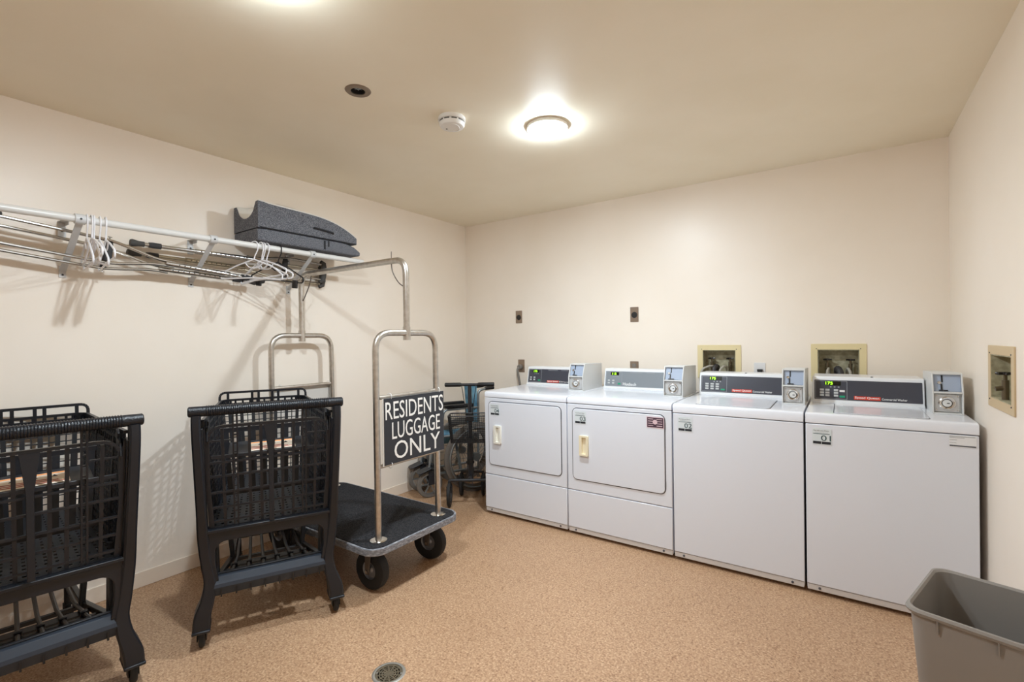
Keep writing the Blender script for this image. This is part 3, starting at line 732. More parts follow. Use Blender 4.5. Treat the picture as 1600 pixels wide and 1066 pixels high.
# ---------------------------------------------------------------- wedge cushions
def cushion_lower():
    t = thing('foam_cushion', 'flat dark grey tweed foam cushion lying on the rail, under the scooped cushion', 'cushion', (-2.895, 1.79, 1.8675))
    y0, y1 = -.36, .345
    s = MB(); rings = []
    n = 14
    for k in range(n+1):
        y = y0+(y1-y0)*k/n; hh = .074*(1 if k < n-2 else [.93, .78, .5][k-(n-2)]) if k > n-3 else .074
        ins = 0 if 0 < k < n else .008
        rings.append([(x, y, z) for x, z in rrect(-.142+ins, .142-ins, 0+ins*.5, hh-ins*.5, min(.012, hh*.3), 3)])
    s.loft(rings).build('cushion_body', M['cushion'], t, smooth=50)
    MB().box(.1425, .146, .06, .072, .01, .066).box(.1425, .1455, .09, .10, .03, .068).build('strap', M['cushion_dark'], t, bevel=.001)
cushion_lower()
def cushion_upper():
    t = thing('leg_rest_cushion', 'thick dark grey tweed leg cushion with scooped end and white top, topmost on the rail', 'cushion', (-2.895, 1.79, 1.944))
    y0, y1 = -.36, .315; n = 22; m = 22; W = .140
    def top(x, y):
        u = (y-y0)/(y1-y0)
        q = min(1, u/.45); q = q*q*(3-2*q)
        h = .148-.022*u+.052*(1-x/W)*q*(1-.2*u)
        if u > .45: h -= .085*((u-.45)/.55)**2.6
        if u < .06: h += .004
        d = max(0, 1-(x/.105)**2)
        g = .085*math.sqrt(d)*max(0, 1-u/.55) if d > 0 else 0
        return max(h-g, .012)
    rings = []
    for k in range(n+1):
        y = y0+(y1-y0)*k/n; xs = [-W+2*W*j/m for j in range(m+1)]
        rings.append([(x, y, top(x, y)) for x in xs]+[(W, y, 0), (-W, y, 0)])
    MB().loft(rings).build('cushion_body', M['cushion'], t, smooth=40)
    s = MB(); rr = []
    for k in range(n+1):
        y = y0+(y1-y0)*k/n+.006*(k == 0); xs = [-W-.001+2*(W+.001)*j/m for j in range(m+1)]
        rr.append([(x, y, top(x*.99, y)+.0065) for x in xs]+[(x, y, top(x*.99, y)+.0005) for x in xs[::-1]])
    s.loft(rr).build('white_cover', M['cushion_top'], t, smooth=50)
    hd = MB().tube(spline([(W+.001, -.01, .055), (W+.008, 0, .058), (W+.009, .06, .054), (W+.009, .12, .048), (W+.001, .13, .045)], 4), .006, 8).build('side_handle', M['cushion_dark'], t)
    MB().tube([(W+.002, y0+.01, .003), (W+.002, y1-.01, .003)], .003, 8).build('seam_piping', M['cushion_dark'], t)
cushion_upper()

# ---------------------------------------------------------------- luggage cart
def wheel(R, w, mt, mh, name, parent, T, spokes=0, hubr=.5):
    """T: wheel centre, local z = axle"""
    wobj = MB().lathe([(R*hubr, -w/2), (R*.80, -w/2), (R*.95, -w*.42), (R, -w*.2), (R, w*.2), (R*.95, w*.42), (R*.80, w/2), (R*hubr, w/2)], 36, T, caps=False)
    wobj = wobj.build(name, mt, parent)
    s = MB()
    if spokes:
        s.ringplate(circ(R*hubr+.003, 36), circ(R*hubr-.006, 36), -w*.3, w*.3, T)
        s.lathe([(.002, -w*.6), (R*.12, -w*.6), (R*.12, w*.6), (.002, w*.6)], 16, T)
        for k in range(spokes):
            a = 2*PI*k/spokes
            s.beam((R*.08*math.cos(a), R*.08*math.sin(a), 0), (R*(hubr-.02)*math.cos(a), R*(hubr-.02)*math.sin(a), 0), R*.10 if spokes < 12 else .003, .006 if spokes < 12 else .003, (0, 0, 1), T)
    else:
        s.lathe([(.002, -w*.42), (R*.12, -w*.45), (R*.2, -w*.30), (R*hubr*.9, -w*.25), (R*hubr+.002, -w*.4), (R*hubr+.002, w*.4), (R*hubr*.9, w*.25), (R*.2, w*.30), (R*.12, w*.45), (.002, w*.42)], 28, T)
    s.build('hub', mh, wobj)
    return wobj
def luggage_cart():
    CX, CY = -2.43, 1.81
    t = thing('luggage_cart', 'brushed steel luggage cart with black carpet deck and overhead bar', 'luggage cart', (CX, CY, 0))
    hx, hy = .578, .322; zt = .270
    # deck
    MB().prism(rrect(-hx+.012, hx-.012, -hy+.012, hy-.012, .075), .246, zt).build('deck', M['carpet'], t, bevel=.003)
    MB().ringplate(rrect(-hx, hx, -hy, hy, .085, 8), rrect(-hx+.0125, hx-.0125, -hy+.0125, hy-.0125, .0745, 8), .232, zt-.002).build('bumper', M['bumper'], t, bevel=.004)
    MB().prism(rrect(-hx+.014, hx-.014, -hy+.014, hy-.014, .073), .234, .2455).build('deck_frame', M['fork'], t)
    px = (.487, -.507); py = .2165
    for i, x in enumerate(px):
        path = fillet([(x, -py, zt), (x, -py-.005*(i == 0), 1.322), (x, py-.008, 1.322), (x, py, zt)], .095, 8)
        hp = MB().tube(path, .0165, 16).build('hoop', M['steel'], t)
        for z in (.990, .640):
            MB().cyl((x, -py+.012, z), (x, py-.012, z), .011, 14).build('crossbar', M['steel'], hp)
        for y in (-py, py):
            MB().lathe([(.0168, 0), (.043, 0), (.043, .003), (.036, .006), (.0168, .008)], 28, Matrix.Translation((x, y, zt)), caps=False).build('post_flange', M['chrome'], t)
        MB().tube([(x, -.008, 1.283), (x, -.008, 1.355)], .0205, 18).build('bar_socket', M['steel'], hp)
    path = fillet([(px[0], -.008, 1.34), (px[0], -.008, 1.722), (px[1], -.008, 1.722), (px[1], -.008, 1.34)], .085, 8)
    top = MB().tube(path, .0175, 16).build('overhead_bar', M['steel'], t)
    MB().tube([(px[0]-.115, -.008, 1.71), (px[0]-.115, -.008, 1.775)], .0022, 6).tube(spline([(px[0]-.115, -.008, 1.708), (px[0]-.105, -.008, 1.66), (px[0]-.06, -.008, 1.60), (px[0]-.02, -.008, 1.575)], 4), .0032, 6).build('corner_brace', M['fork'], top)
    MB().tube(spline([(px[1]+.115, -.008, 1.708), (px[1]+.10, -.008, 1.66), (px[1]+.06, -.008, 1.60), (px[1]+.02, -.008, 1.55)], 4), .0032, 6).build('corner_brace', M['fork'], top)
    # casters
    for i, (x, y, a) in enumerate(((.425, -.20, 4), (.43, .215, 12), (-.44, -.20, 5), (-.44, .21, -10))):
        T = Matrix.Translation((x, y, 0)) @ Matrix.Rotation(math.radians(a), 4, 'Z')
        s = MB()
        s.lathe([(.002, .233), (.035, .233), (.035, .221), (.002, .221)], 20, T)
        s.box(-.045, .045, -.045, .045, .226, .2335, T)
        s.box(-.022, .022, -.040, .040, .213, .222, T)
        for sy in (-1, 1):
            s.prism([(-.022, .218), (.022, .218), (.004, .086), (-.022, .086)], -.0025, .0025, T @ frame((0, sy*.036, 0), (1, 0, 0), (0, 0, 1)))
        c = s.build('caster', M['fork'], t, bevel=.001)
        MB().cyl(T @ Vector((-.008, -.046, .102)), T @ Vector((-.008, .046, .102)), .008, 12).build('axle', M['chrome'], c)
        w = wheel(.102, .052, M['tyre'], M['hub'], 'wheel', c, T @ frame((-.008, 0, .102), (1, 0, 0), (0, 0, 1)), hubr=.46)
    return t
luggage_cart()
def sign(x, y0, y1, z0, z1, label, face):
    t = thing('hanging_sign', label, 'sign', (x, (y0+y1)/2, z0), 0)
    F = frame((0, -(y1-y0)/2, 0), (0, 1, 0), (0, 0, 1)); w = y1-y0; h = z1-z0
    if face:
        b = MB().box(-.0, w, 0, h, -.004, 0, F).build('sign_backing', M['signedge'], t, smooth=0)
        p = MB().box(.008, w, .004, h, 0, .003, F).build('sign_face', M['signblack'], t, smooth=0)
        G = off(F, .008, 0, .003)
        text('RESIDENTS', 'lettering', M['signwhite'], p, off(G, .008, .234), .424, .092, .001, 0)
        text('LUGGAGE', 'lettering', M['signwhite'], p, off(G, .050, .130), .355, .088, .001, 0)
        text('ONLY', 'lettering', M['signwhite'], p, off(G, .064, .022), .340, .094, .001, 0)
    else:
        MB().box(0, w, 0, h, -.003, .003, F).build('sign_backing', M['signedge'], t, smooth=0)
        p = MB().box(.004, w-.004, .004, h-.004, -.005, -.003, F).build('sign_face', M['signblack'], t, smooth=0)
        G = off(F, w-.008, 0, -.005) @ Matrix.Rotation(PI, 4, 'Y')
        text('RESIDENTS', 'lettering', M['signwhite'], p, off(G, .010, .232), .40, .090, .001)
        text('LUGGAGE', 'lettering', M['signwhite'], p, off(G, .050, .130), .32, .082, .001)
        text('ONLY', 'lettering', M['signwhite'], p, off(G, .065, .022), .30, .090, .001)
    for yy in (.055, w-.035):
        for zz, s_ in ((h-.003, 1), ) + (((.002, -1),) if yy < .1 else ()):
            cz = zz + (.010 if s_ > 0 else -.003)
            dx = -.020 if face else .020
            ring = [(dx*.5+.017*math.cos(a)*1.0, 0, cz+.017*math.sin(a)) for a in [2*PI*k/14 for k in range(14)]]
            MB().tube([Vector((p[0], -w/2+yy, p[2])) for p in ring], .0016, 6, closed=True).build('cable_tie', M['white'], t)
    return t
sign(-1.922, 1.612, 2.058, .640, .985, 'black sign with white RESIDENTS LUGGAGE ONLY lettering tied to the luggage cart', True)
sign(-2.958, 1.600, 2.035, .640, .985, 'pale back of the second sign on the far hoop of the luggage cart', False)

# ---------------------------------------------------------------- shopping carts
def lattice(s, A, B, C, D, nu, nv, wu, wv, th, ends=True):
    """quad A(bottom-left) B(bottom-right) C(top-right) D(top-left); nu verticals, nv horizontals"""
    A, B, C, D = map(Vector, (A, B, C, D)); nrm = (B-A).cross(D-A).normalized()
    for i in range(nu):
        u = i/(nu-1); s.beam(A.lerp(B, u), D.lerp(C, u), wu, th, nrm)
    for j in range(nv):
        v = j/(nv-1); s.beam(A.lerp(D, v), B.lerp(C, v), wv, th*.9, nrm)
    return s
def shopping_cart():
    t = thing('shopping_cart', 'black plastic shopping cart', 'shopping cart')
    mb = M['cartblack']
    ZH = 1.0; YH = -.070; HW = .296
    # side legs: swept rounded rectangle from handle to caster
    keys = [((.272, -.070, .985), .034, .044), ((.272, -.064, .90), .034, .050), ((.262, -.03, .60), .036, .055), ((.258, -.006, .46), .040, .055), ((.246, .0, .34), .042, .052),
            ((.236, .0, .27), .044, .055), ((.245, .0, .20), .052, .070), ((.263, .002, .14), .062, .088), ((.268, .002, .085), .062, .096)]
    for sg in (-1, 1):
        P = spline([Vector(k[0]) for k in keys], 5); Wd = spline([Vector((k[1], k[2], 0)) for k in keys], 5)
        rings = []
        for p, w in zip(P, Wd):
            hw, hd = w.x/2, w.y/2; c = .006
            sec = [(-hw+c, -hd), (hw-c, -hd), (hw, -hd+c), (hw, hd-c), (hw-c, hd), (-hw+c, hd), (-hw, hd-c), (-hw, -hd+c)]
            rings.append([(sg*p.x+a, p.y+b_, p.z) for a, b_ in sec])
        lg = MB().loft(rings).build('leg', mb, t)
        MB().box(sg*.268-.033, sg*.268+.033, -.052, .055, .075, .087).build('leg_shoe', mb, lg, bevel=.004)
    # handle
    h = MB().tube([(-HW-.004, YH, ZH), (-HW, YH, ZH), (HW, YH, ZH), (HW+.004, YH, ZH)], [.017, .0215, .0215, .017], 18).build('handle', M['cartgrip'], t)
    s = MB()
    for k in range(60):
        x = -.235+.47*k/59
        s.tube([(x, YH+.0225*math.cos(a), ZH+.0225*math.sin(a)) for a in [math.radians(d) for d in range(-60, 250, 30)]], .0016, 4)
    s.build('grip_ridges', M['cartgrip'], h)
    for sg in (-1, 1):
        MB().prism([(-.02, -.06), (.06, -.02), (.075, .01), (.05, .035), (.025, .02), (.03, 0), (-.005, -.01)], -.004, .004, frame((sg*.235, -.04, .93), (0, 1, 0), (0, 0, 1))).build('handle_gusset', mb, t, bevel=.002)
    # arch below the basket
    def arc(cx, cz, r, a0, a1, n=6): return [(cx+r*math.cos(math.radians(a0+(a1-a0)*k/n)), cz+r*math.sin(math.radians(a0+(a1-a0)*k/n))) for k in range(n+1)]
    F = frame((0, 0, 0), (1, 0, 0), (0, 0, 1))
    poly = [(.25, .487), (.25, .47), (.240, .36), (.230, .27), (.203, .27), (.214, .34)]+arc(.172, .392, .043, 0, 90)+arc(-.172, .392, .043, 90, 180)+[(-.214, .34), (-.203, .27), (-.230, .27), (-.240, .36), (-.25, .47), (-.25, .487)]
    MB().prism(poly, -.012, .022, F).build('rear_arch', mb, t, bevel=.003)
    MB().box(-.252, .252, -.034, .012, .478, .492).build('basket_ledge', mb, t, bevel=.003)
    # lower bumper bar
    Tx = Matrix(((0, 0, 1, 0), (1, 0, 0, 0), (0, 1, 0, 0), (0, 0, 0, 1)))
    bar = MB().prism([(-.016, .206), (-.030, .244), (-.027, .258), (-.010, .284), (.02, .286), (.03, .25), (.0, .206)], -.226, .226, Tx).build('lower_bar', M['cartgrey'], t, bevel=.002, smooth=12)
    for k in range(8):
        x = -.195+.39*k/7; MB().box(x-.0028, x+.0028, -.0285, -.010, .203, .236).build('bar_notch', M['black'], bar, smooth=0)
    MB().box(-.21, .21, .006, .02, .284, .292).build('bar_lip', mb, bar, bevel=.002)
    # lower tray
    YT = .76
    s = MB()
    for sg in (-1, 1): s.beam((sg*.212, .02, .262), (sg*.165, .42, .188), .020, .024).beam((sg*.165, .41, .190), (sg*.150, YT, .172), .020, .024)
    for y, z in ((.17, .230), (.40, .188), (YT, .170)):
        hw = .212-.07*(y/.76); s.beam((-hw, y, z-.004), (hw, y, z-.004), .020, .016)
    s.beam((-.17, .27, .208), (.17, .27, .208), .05, .010)
    tr = s.build('lower_tray', mb, t, bevel=.002)
    s = MB()
    for k in range(6):
        x = -.165+.33*k/5; s.tube([(x, .02, .262), (x*.92, .17, .240), (x*.85, .40, .200), (x*.8, YT, .180)], .0075, 8)
        s.lathe([(.002, .250), (.012, .248), (.012, .228), (.002, .228)], 10, Matrix.Translation((x*.90, .19, 0)))
    s.build('tray_ribs', mb, tr)
    # pillars under the basket
    for sg in (-1, 1):
        MB().beam((sg*.215, .05, .25), (sg*.225, .10, .52), .026, .07, (0, 1, 0)).build('side_pillar', mb, t, bevel=.003)
        MB().beam((sg*.160, .40, .19), (sg*.195, .46, .54), .02, .04, (0, 1, 0)).build('front_pillar', mb, t, bevel=.003)
    # basket walls (fine lattice)
    zr, zf = .495, .545
    RBL, RBR = (-.232, .0, zr), (.232, .0, zr)
    FBL, FBR = (-.180, .66, zf), (.180, .66, zf)
    RTL, RTR = (-.248, -.045, .925), (.248, -.045, .925)
    FTL, FTR = (-.205, .735, .925), (.205, .735, .925)
    for A, B, C, D, nm in ((RBL, FBL, FTL, RTL, 'basket_side'), (RBR, FBR, FTR, RTR, 'basket_side')):
        s = lattice(MB(), A, B, C, D, 23, 14, .0095, .0105, .006)
        for k in range(6):
            u = k/5; s.beam(Vector(A).lerp(Vector(B), u), Vector(D).lerp(Vector(C), u), .014, .010, (1, 0, 0))
        s.build(nm, mb, t, smooth=0)
    s = lattice(MB(), FBL, FBR, FTR, FTL, 15, 14, .0048, .0048, .006)
    for k in range(7):
        u = (k+.5)/7; s.beam(Vector(FBL).lerp(Vector(FBR), u), Vector(FTL).lerp(Vector(FTR), u), .017, .012, (0, 1, 0))
    s.build('basket_front', mb, t, smooth=0)
    lattice(MB(), RBL, RBR, FBR, FBL, 17, 22, .018, .018, .006).build('basket_floor', mb, t, smooth=0)
    for sg in (-1, 1): MB().beam((sg*.247, .0, .49), (sg*.256, -.045, .93), .012, .055, (0, 1, 0)).build('gate_post', mb, t, bevel=.002)
    # rim with a row of windows
    s = MB()
    rim = fillet([(-.252, -.04, 0), (-.212, .742, 0), (.212, .742, 0), (.252, -.04, 0)], .07, 5)
    for za in (.905, .955):
        for a, b in zip(rim[:-1], rim[1:]): s.beam((a.x, a.y, za), (b.x, b.y, za), .012, .012)
    for i in range(len(rim)-1):
        a, b = rim[i], rim[i+1]; L = (b-a).length; n = max(1, int(L/.034))
        for k in range(n):
            p = a.lerp(b, k/n); s.beam((p.x, p.y, .905), (p.x, p.y, .955), .013, .010, (b-a))
    s.build('basket_rim', mb, t, smooth=0)
    # tall loop at the far end
    s = MB(); w = .222; y = .738
    lp = fillet([(-w, y, .93), (-w, y+.004, .998), (w, y+.004, .998), (w, y, .93)], .03, 5)
    for a, b in zip(lp[:-1], lp[1:]): s.beam(a, b, .012, .010, (0, 1, 0))
    for u in (-.82, -.28, -.13, .19, .33, .82): s.beam((u*w, y, .93), (u*w, y, .998), .013, .010, (0, 1, 0))
    s.beam((-w, y, .932), (w, y, .932), .012, .014, (0, 1, 0))
    s.build('front_loop', mb, t, smooth=0)
    # rear gate
    zb, zt2 = .492, .93
    def gy(z): return -.004-(z-.485)*.10
    def P(x, z, d=0): return Vector((x, gy(z)+d, z))
    s = MB(); gw = .235
    out = fillet([P(-gw*.94, zb), P(-gw, .70), P(-gw, zt2), P(gw, zt2), P(gw, .70), P(gw*.94, zb)], .065, 6)
    for a, b in zip(out[:-1], out[1:]): s.beam(a, b, .011, .016, (0, 1, 0))
    s.beam(P(-gw*.94, zb), P(gw*.94, zb), .010, .010, (0, 1, 0))
    for x in (-.183, -.083, -.038, .048, .092, .185): s.beam(P(x*.96, zb), P(x, zt2-.004 if abs(x) < .15 else zt2-.01), .0115, .010, (0, 1, 0))
    for z in (.775, .715, .645, .580, .520): s.beam(P(-gw*.99, z), P(gw*.99, z), .0085, .014, (0, 1, 0))
    for z in (.868, ):
        s.beam(P(-gw, z), P(-.15, z), .006, .008, (0, 1, 0)); s.beam(P(.15, z), P(gw, z), .006, .008, (0, 1, 0))
    s.build('rear_gate', mb, t, smooth=0)
    for x in (-.135, .135):
        s = MB()
        for d in (-.0075, .0075): s.beam(P(x+d, zb, -.004), (x+d, YH+.006, .985), .006, .014, (0, 1, 0))
        for k in range(12): s.beam(P(x-.008, .52+k*.037, -.003), P(x+.008, .52+k*.037, -.003), .006, .008, (0, 1, 0))
        s.build('gate_strap', mb, t, smooth=0)
    F = frame((0, gy(.80)-.008, 0), (1, 0, 0), (0, -.1, 1))
    MB().prism([(-.026, .925), (.026, .925), (.018, .86), (.010, .79), (.010, .50), (-.010, .50), (-.010, .79), (-.018, .86)], 0, .006, frame((0, -.052, 0), (1, 0, 0), (0, 0, 1)) @ Matrix.Translation((0, 0, -.002))).build('gate_spine', mb, t, bevel=.0015)
    # seat flap behind the gate with a warning label
    fl = MB()
    fl.add([(-.165, -.026, .800), (.165, -.026, .800), (.160, .105, .830), (-.160, .105, .830), (-.165, -.026, .792), (.165, -.026, .792), (.160, .105, .822), (-.160, .105, .822)],
           [(0, 1, 2, 3), (7, 6, 5, 4), (0, 4, 5, 1), (1, 5, 6, 2), (2, 6, 7, 3), (3, 7, 4, 0)])
    fl.beam((-.225, -.030, .797), (.225, -.030, .797), .012, .016)
    fo = fl.build('seat_flap', mb, t, bevel=.002)
    G = frame((-.083, -.012, .8038), (1, 0, 0), (0, .131, .030))
    lb = MB().box(0, .185, 0, .092, 0, .001, G).build('warning_label', M['labelw'], fo, smooth=0)
    s = MB().box(.002, .183, .080, .090, .001, .0014, G); s.build('label_band', M['orange'], lb, smooth=0)
    s = MB()
    for k in range(3): s.box(.008, .176-.02*k, .012+.012*k, .018+.012*k, .001, .0014, G)
    s.build('print_line', M['labelr'], lb, smooth=0)
    for x in (.035, .09, .14): MB().prism([(x, .055), (x+.016, .055), (x+.008, .072)], .001, .0016, G).build('warning_symbol', M['sticker_dark'], lb, smooth=0)
    # seat back (slotted) inside the basket
    s = MB()
    for k in range(8):
        x = -.175+.35*k/7; s.beam((x*.9, .115, .60), (x, .15, .88), .020, .008, (0, 1, 0))
    for z, y in ((.60, .115), (.88, .15)): s.beam((-.19, y, z), (.19, y, z), .018, .010, (0, 1, 0))
    s.build('seat_back', mb, t, smooth=0)
    # casters
    for sg, y, x, r in ((-1, .0, .268, .041), (1, .0, .268, .041), (-1, .715, .140, .045), (1, .715, .140, .045)):
        s = MB()
        top = .078 if y < .1 else .166
        s.lathe([(.002, top), (.014, top), (.014, r*2-.006), (.002, r*2-.006)], 12, Matrix.Translation((sg*x, y, 0)))
        s.box(sg*x-.018, sg*x+.018, y-.016, y+.016, r*2-.006 if y > .1 else r*2-.012, r*2+.002)
        for q in (-1, 1): s.box(sg*x+q*.016-.002, sg*x+q*.016+.002, y-.014, y+.016, r*.7, r*2)
        c = s.build('caster', M['black'], t, bevel=.001)
        wheel(r, .022, M['tyre'], M['black'], 'wheel', c, frame((sg*x, y+.004, r), (0, 1, 0), (0, 0, 1)), hubr=.5)
    return t
c1 = shopping_cart()
c1.location = (-2.116, 1.139, 0); c1.rotation_euler.z = math.radians(63.9)
tag(c1, 'black plastic shopping cart angled beside the luggage cart', 'shopping cart', 'black shopping carts')
c2 = copy_tree(c1)
c2.location = (-2.259, .391, 0); c2.rotation_euler.z = math.radians(81.8)
tag(c2, 'black plastic shopping cart cut off by the left edge of the photo', 'shopping cart', 'black shopping carts')

# ---------------------------------------------------------------- folded wheelchair in the corner
def wheelchair():
    t = thing('wheelchair', 'folded wheelchair with blue backrest in the corner behind the knee walker', 'wheelchair', (-2.745, 3.12, 0), math.radians(-25))
    fr = M['frame_silver']
    for sx in (-.10, .10):
        s = MB()
        s.tube(fillet([(sx, .14, .10), (sx, .15, .84), (sx, .22, .855)], .05), .011, 12)                      # back cane
        s.tube(fillet([(sx, .14, .48), (sx, -.26, .48), (sx, -.30, .23)], .06), .011, 12)                    # seat rail to footrest
        s.tube(fillet([(sx, .14, .18), (sx, -.24, .18), (sx, -.24, .48)], .05), .011, 12)
        s.tube(fillet([(sx, .14, .70), (sx, -.17, .70), (sx, -.20, .48)], .05), .010, 12)                    # arm loop
        s.build('side_frame', fr, t)
        MB().tube([(sx, .215, .855), (sx, .30, .86)], .015, 12).build('push_grip', M['black'], t)
        MB().box(sx-.022, sx+.022, -.17, .10, .712, .738).build('arm_pad', M['black'], t, bevel=.006)
        T = frame((sx*1.5, .10, .29), (0, 1, 0), (0, 0, 1))
        w = wheel(.29, .030, M['tyre_grey'], fr, 'rear_wheel', t, T, spokes=18, hubr=.93)
        MB().tube([T @ Vector((.25*math.cos(a), .25*math.sin(a), .028*(1 if sx > 0 else -1))) for a in [2*PI*k/40 for k in range(40)]], .006, 8, closed=True).build('hand_rim', fr, w)
        T2 = frame((sx*1.0, -.30, .108), (0, 1, 0), (0, 0, 1))
        c = MB().box(sx-.022, sx-.018, -.315, -.262, .105, .225).box(sx+.018, sx+.022, -.315, -.262, .105, .225).box(sx-.022, sx+.022, -.285, -.235, .218, .228).build('caster_fork', M['dark_metal'], t, bevel=.001)
        wheel(.108, .026, M['tyre_grey'], M['frame_silver'], 'front_wheel', c, T2, spokes=6, hubr=.74)
        s = MB().box(sx-.07, sx+.06, -.40, -.345, .215, .228) if False else MB().prism(rrect(-.045, .045, -.07, .055, .02), 0, .01, Matrix.Translation((sx, -.335, .225)) @ Matrix.Rotation(math.radians(18), 4, 'X'))
        fp = s.build('footplate', M['dark_metal'], t, bevel=.003)
        MB().tube([(sx-.045, -.275, .262), (sx+.045, -.275, .262)], .016, 12).build('heel_roll', M['black'], fp)
    s = MB().beam((-.10, 0, .48), (.10, -.02, .18), .022, .014).beam((.10, 0, .48), (-.10, .02, .18), .022, .014)
    s.build('cross_brace', fr, t)
    # backrest, folded and sagging
    s = MB(); rings = []
    for k in range(9):
        u = k/8; z = .55+.33*u
        f = [(-.10+.20*j/12, .14-.035*math.sin(PI*j/12*3)*(.4+.6*u)-.01, z) for j in range(13)]
        g = [(x, y+.007, z2) for x, y, z2 in f[::-1]]
        rings.append(f+g)
    s.loft(rings).build('backrest', M['blue'], t, smooth=60)
    s = MB(); rings = []
    for k in range(7):
        y = -.24+.34*k/6
        f = [(-.095+.19*j/10, y, .495-.09*abs(math.sin(PI*j/10))+0*.02) for j in range(11)]
        rings.append(f+[(x, yy, z-.008) for x, yy, z in f[::-1]])
    s.loft(rings).build('seat', M['blue'], t, smooth=60)
    MB().prism(rrect(-.05, .05, -.06, .05, .01), -.008, .008, Matrix.Translation((-.02, -.21, .60)) @ Matrix.Rotation(PI/2, 4, 'X')).build('side_pouch', M['tanfab'], t, bevel=.006)
wheelchair()

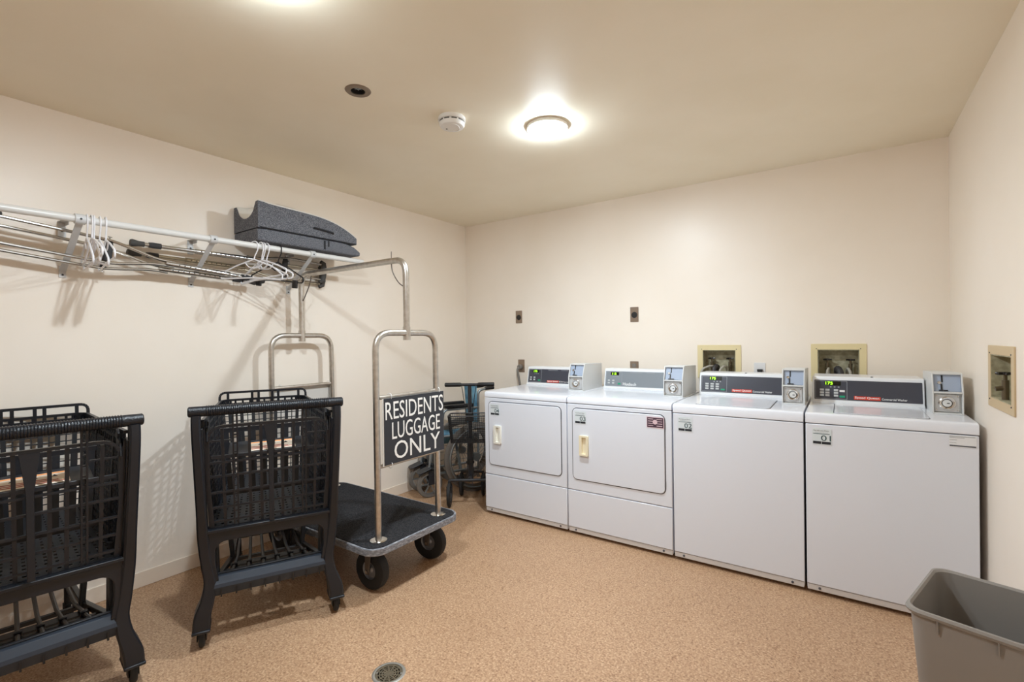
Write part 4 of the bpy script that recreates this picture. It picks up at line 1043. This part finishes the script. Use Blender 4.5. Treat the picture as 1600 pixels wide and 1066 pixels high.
# ---------------------------------------------------------------- knee walker
def knee_walker():
    # local: +Y forward, faces the camera
    a = math.atan2(-.82, .57)-PI/2
    t = thing('knee_walker', 'black knee walker with T handlebar and mesh basket left of dryer number 04', 'walker', (-2.43, 2.905, 0), a)
    dm = M['dark_metal']
    MB().tube([(0, -.005, .16), (0, -.01, .50)], .019, 14).tube([(0, -.01, .48), (0, -.012, .915)], .0145, 14).build('steering_column', dm, t)
    MB().lathe([(.0195, .30), (.027, .30), (.027, .335), (.0195, .335)], 18, caps=False).box(-.032, .032, -.010, .010, .308, .322).build('column_clamp', M['black'], t)
    hb = MB().tube([(-.19, -.012, .925), (.19, -.012, .925)], .011, 14).build('handlebar', dm, t)
    for sx in (-1, 1): MB().tube([(sx*.065, -.012, .925), (sx*.075, -.012, .925), (sx*.192, -.012, .925), (sx*.196, -.012, .925)], [.013, .0165, .0165, .012], 14).build('grip', M['black'], hb)
    s = MB().tube(fillet([(sx_, .01, .93) for sx_ in (.06,)]+[(.055, .03, .90), (.03, .05, .75), (.012, .03, .5), (.02, .05, .25)], .05), .0028, 6)
    s.tube(fillet([(-.06, .01, .93), (-.055, .04, .92), (-.025, .05, .72), (-.015, .03, .45), (-.02, .06, .24)], .05), .0028, 6); s.build('brake_cable', M['black'], t)
    # basket
    s = MB(); n = 9
    x0, x1, y0, y1, zb, zt = -.150, .150, .025, .185, .50, .705
    def quad(p, q, m1, m2): lattice(s, p[0], p[1], q[1], q[0], m1, m2, .0022, .0022, .0022)
    quad(((x0+.02, y1-.02, zb), (x1-.02, y1-.02, zb)), ((x0, y1, zt), (x1, y1, zt)), 22, 15)
    quad(((x0+.02, y0, zb), (x1-.02, y0, zb)), ((x0, y0, zt), (x1, y0, zt)), 22, 15)
    quad(((x0+.02, y0, zb), (x0+.02, y1-.02, zb)), ((x0, y0, zt), (x0, y1, zt)), 12, 15)
    quad(((x1-.02, y0, zb), (x1-.02, y1-.02, zb)), ((x1, y0, zt), (x1, y1, zt)), 12, 15)
    quad(((x0+.02, y0, zb), (x1-.02, y0, zb)), ((x0+.02, y1-.02, zb), (x1-.02, y1-.02, zb)), 22, 12)
    b = s.build('basket', M['meshfab'], t, smooth=0)
    MB().tube([(x, y, zt) for x, y in rrect(x0, x1, y0, y1, .03)], .005, 8, closed=True).build('basket_rim', dm, b)
    MB().box(-.03, .03, .008, .024, .64, .70).build('basket_mount', M['black'], b, bevel=.003)
    # base frame
    s = MB()
    s.tube(fillet([(-.155, .10, .13), (-.155, .10, .20), (.155, .10, .20), (.155, .10, .13)], .02), .012, 12)
    s.tube([(0, .10, .20), (0, -.01, .19), (0, -.17, .19)], .016, 12)
    s.tube([(-.09, -.17, .10), (-.09, -.17, .19), (.09, -.17, .19), (.09, -.17, .10)], .012, 10)
    s.build('base_frame', dm, t)
    for x, y in ((-.155, .10), (.155, .10), (-.09, -.17), (.09, -.17)):
        c = MB().box(x-.022, x-.018, y-.014, y+.014, .085, .155).box(x+.018, x+.022, y-.014, y+.014, .085, .155).box(x-.022, x+.022, y-.014, y+.014, .148, .156).build('wheel_fork', dm, t, bevel=.001)
        wheel(.092, .028, M['tyre'], M['hub'], 'wheel', c, frame((x, y, .092), (0, 1, 0), (0, 0, 1)), hubr=.6)
    k = MB().prism(rrect(-.055, .055, -.09, .08, .025), .455, .495, Matrix.Translation((0, -.13, 0))).build('knee_pad', M['black'], t, bevel=.012)
    MB().tube([(0, -.13, .19), (0, -.13, .455)], .014, 12).build('pad_post', dm, k)
knee_walker()

# ---------------------------------------------------------------- camera, world, render look
cam = bpy.data.cameras.new('camera'); co = bpy.data.objects.new('camera', cam); COL.objects.link(co)
f, yaw, pit, rol = 746.763, .6065, -.0036, -.0125
cam.sensor_width = 36; cam.lens = 36*f/1600; cam.clip_start = .02
fw = Vector((-math.sin(yaw), math.cos(yaw), 0)); r = Vector((math.cos(yaw), math.sin(yaw), 0)); u = Vector((0, 0, 1))
fw2 = fw*math.cos(pit)+u*math.sin(pit); u2 = -fw*math.sin(pit)+u*math.cos(pit)
r3 = r*math.cos(rol)+u2*math.sin(rol); u3 = -r*math.sin(rol)+u2*math.cos(rol)
mt = Matrix((r3, u3, -fw2)).transposed().to_4x4(); mt.translation = (0, 0, 1.28)
co.matrix_world = mt
SC.camera = co
w = bpy.data.worlds.new('world'); SC.world = w; w.use_nodes = True
w.node_tree.nodes['Background'].inputs['Color'].default_value = (.8, .85, 1, 1)
w.node_tree.nodes['Background'].inputs['Strength'].default_value = .05
SC.view_settings.view_transform = 'Standard'; SC.view_settings.look = 'None'
SC.view_settings.gamma = 1; SC.view_settings.use_curve_mapping = False
SC.view_settings.exposure = 1.12
SC.cycles.max_bounces = 14; SC.cycles.diffuse_bounces = 10; SC.cycles.glossy_bounces = 6
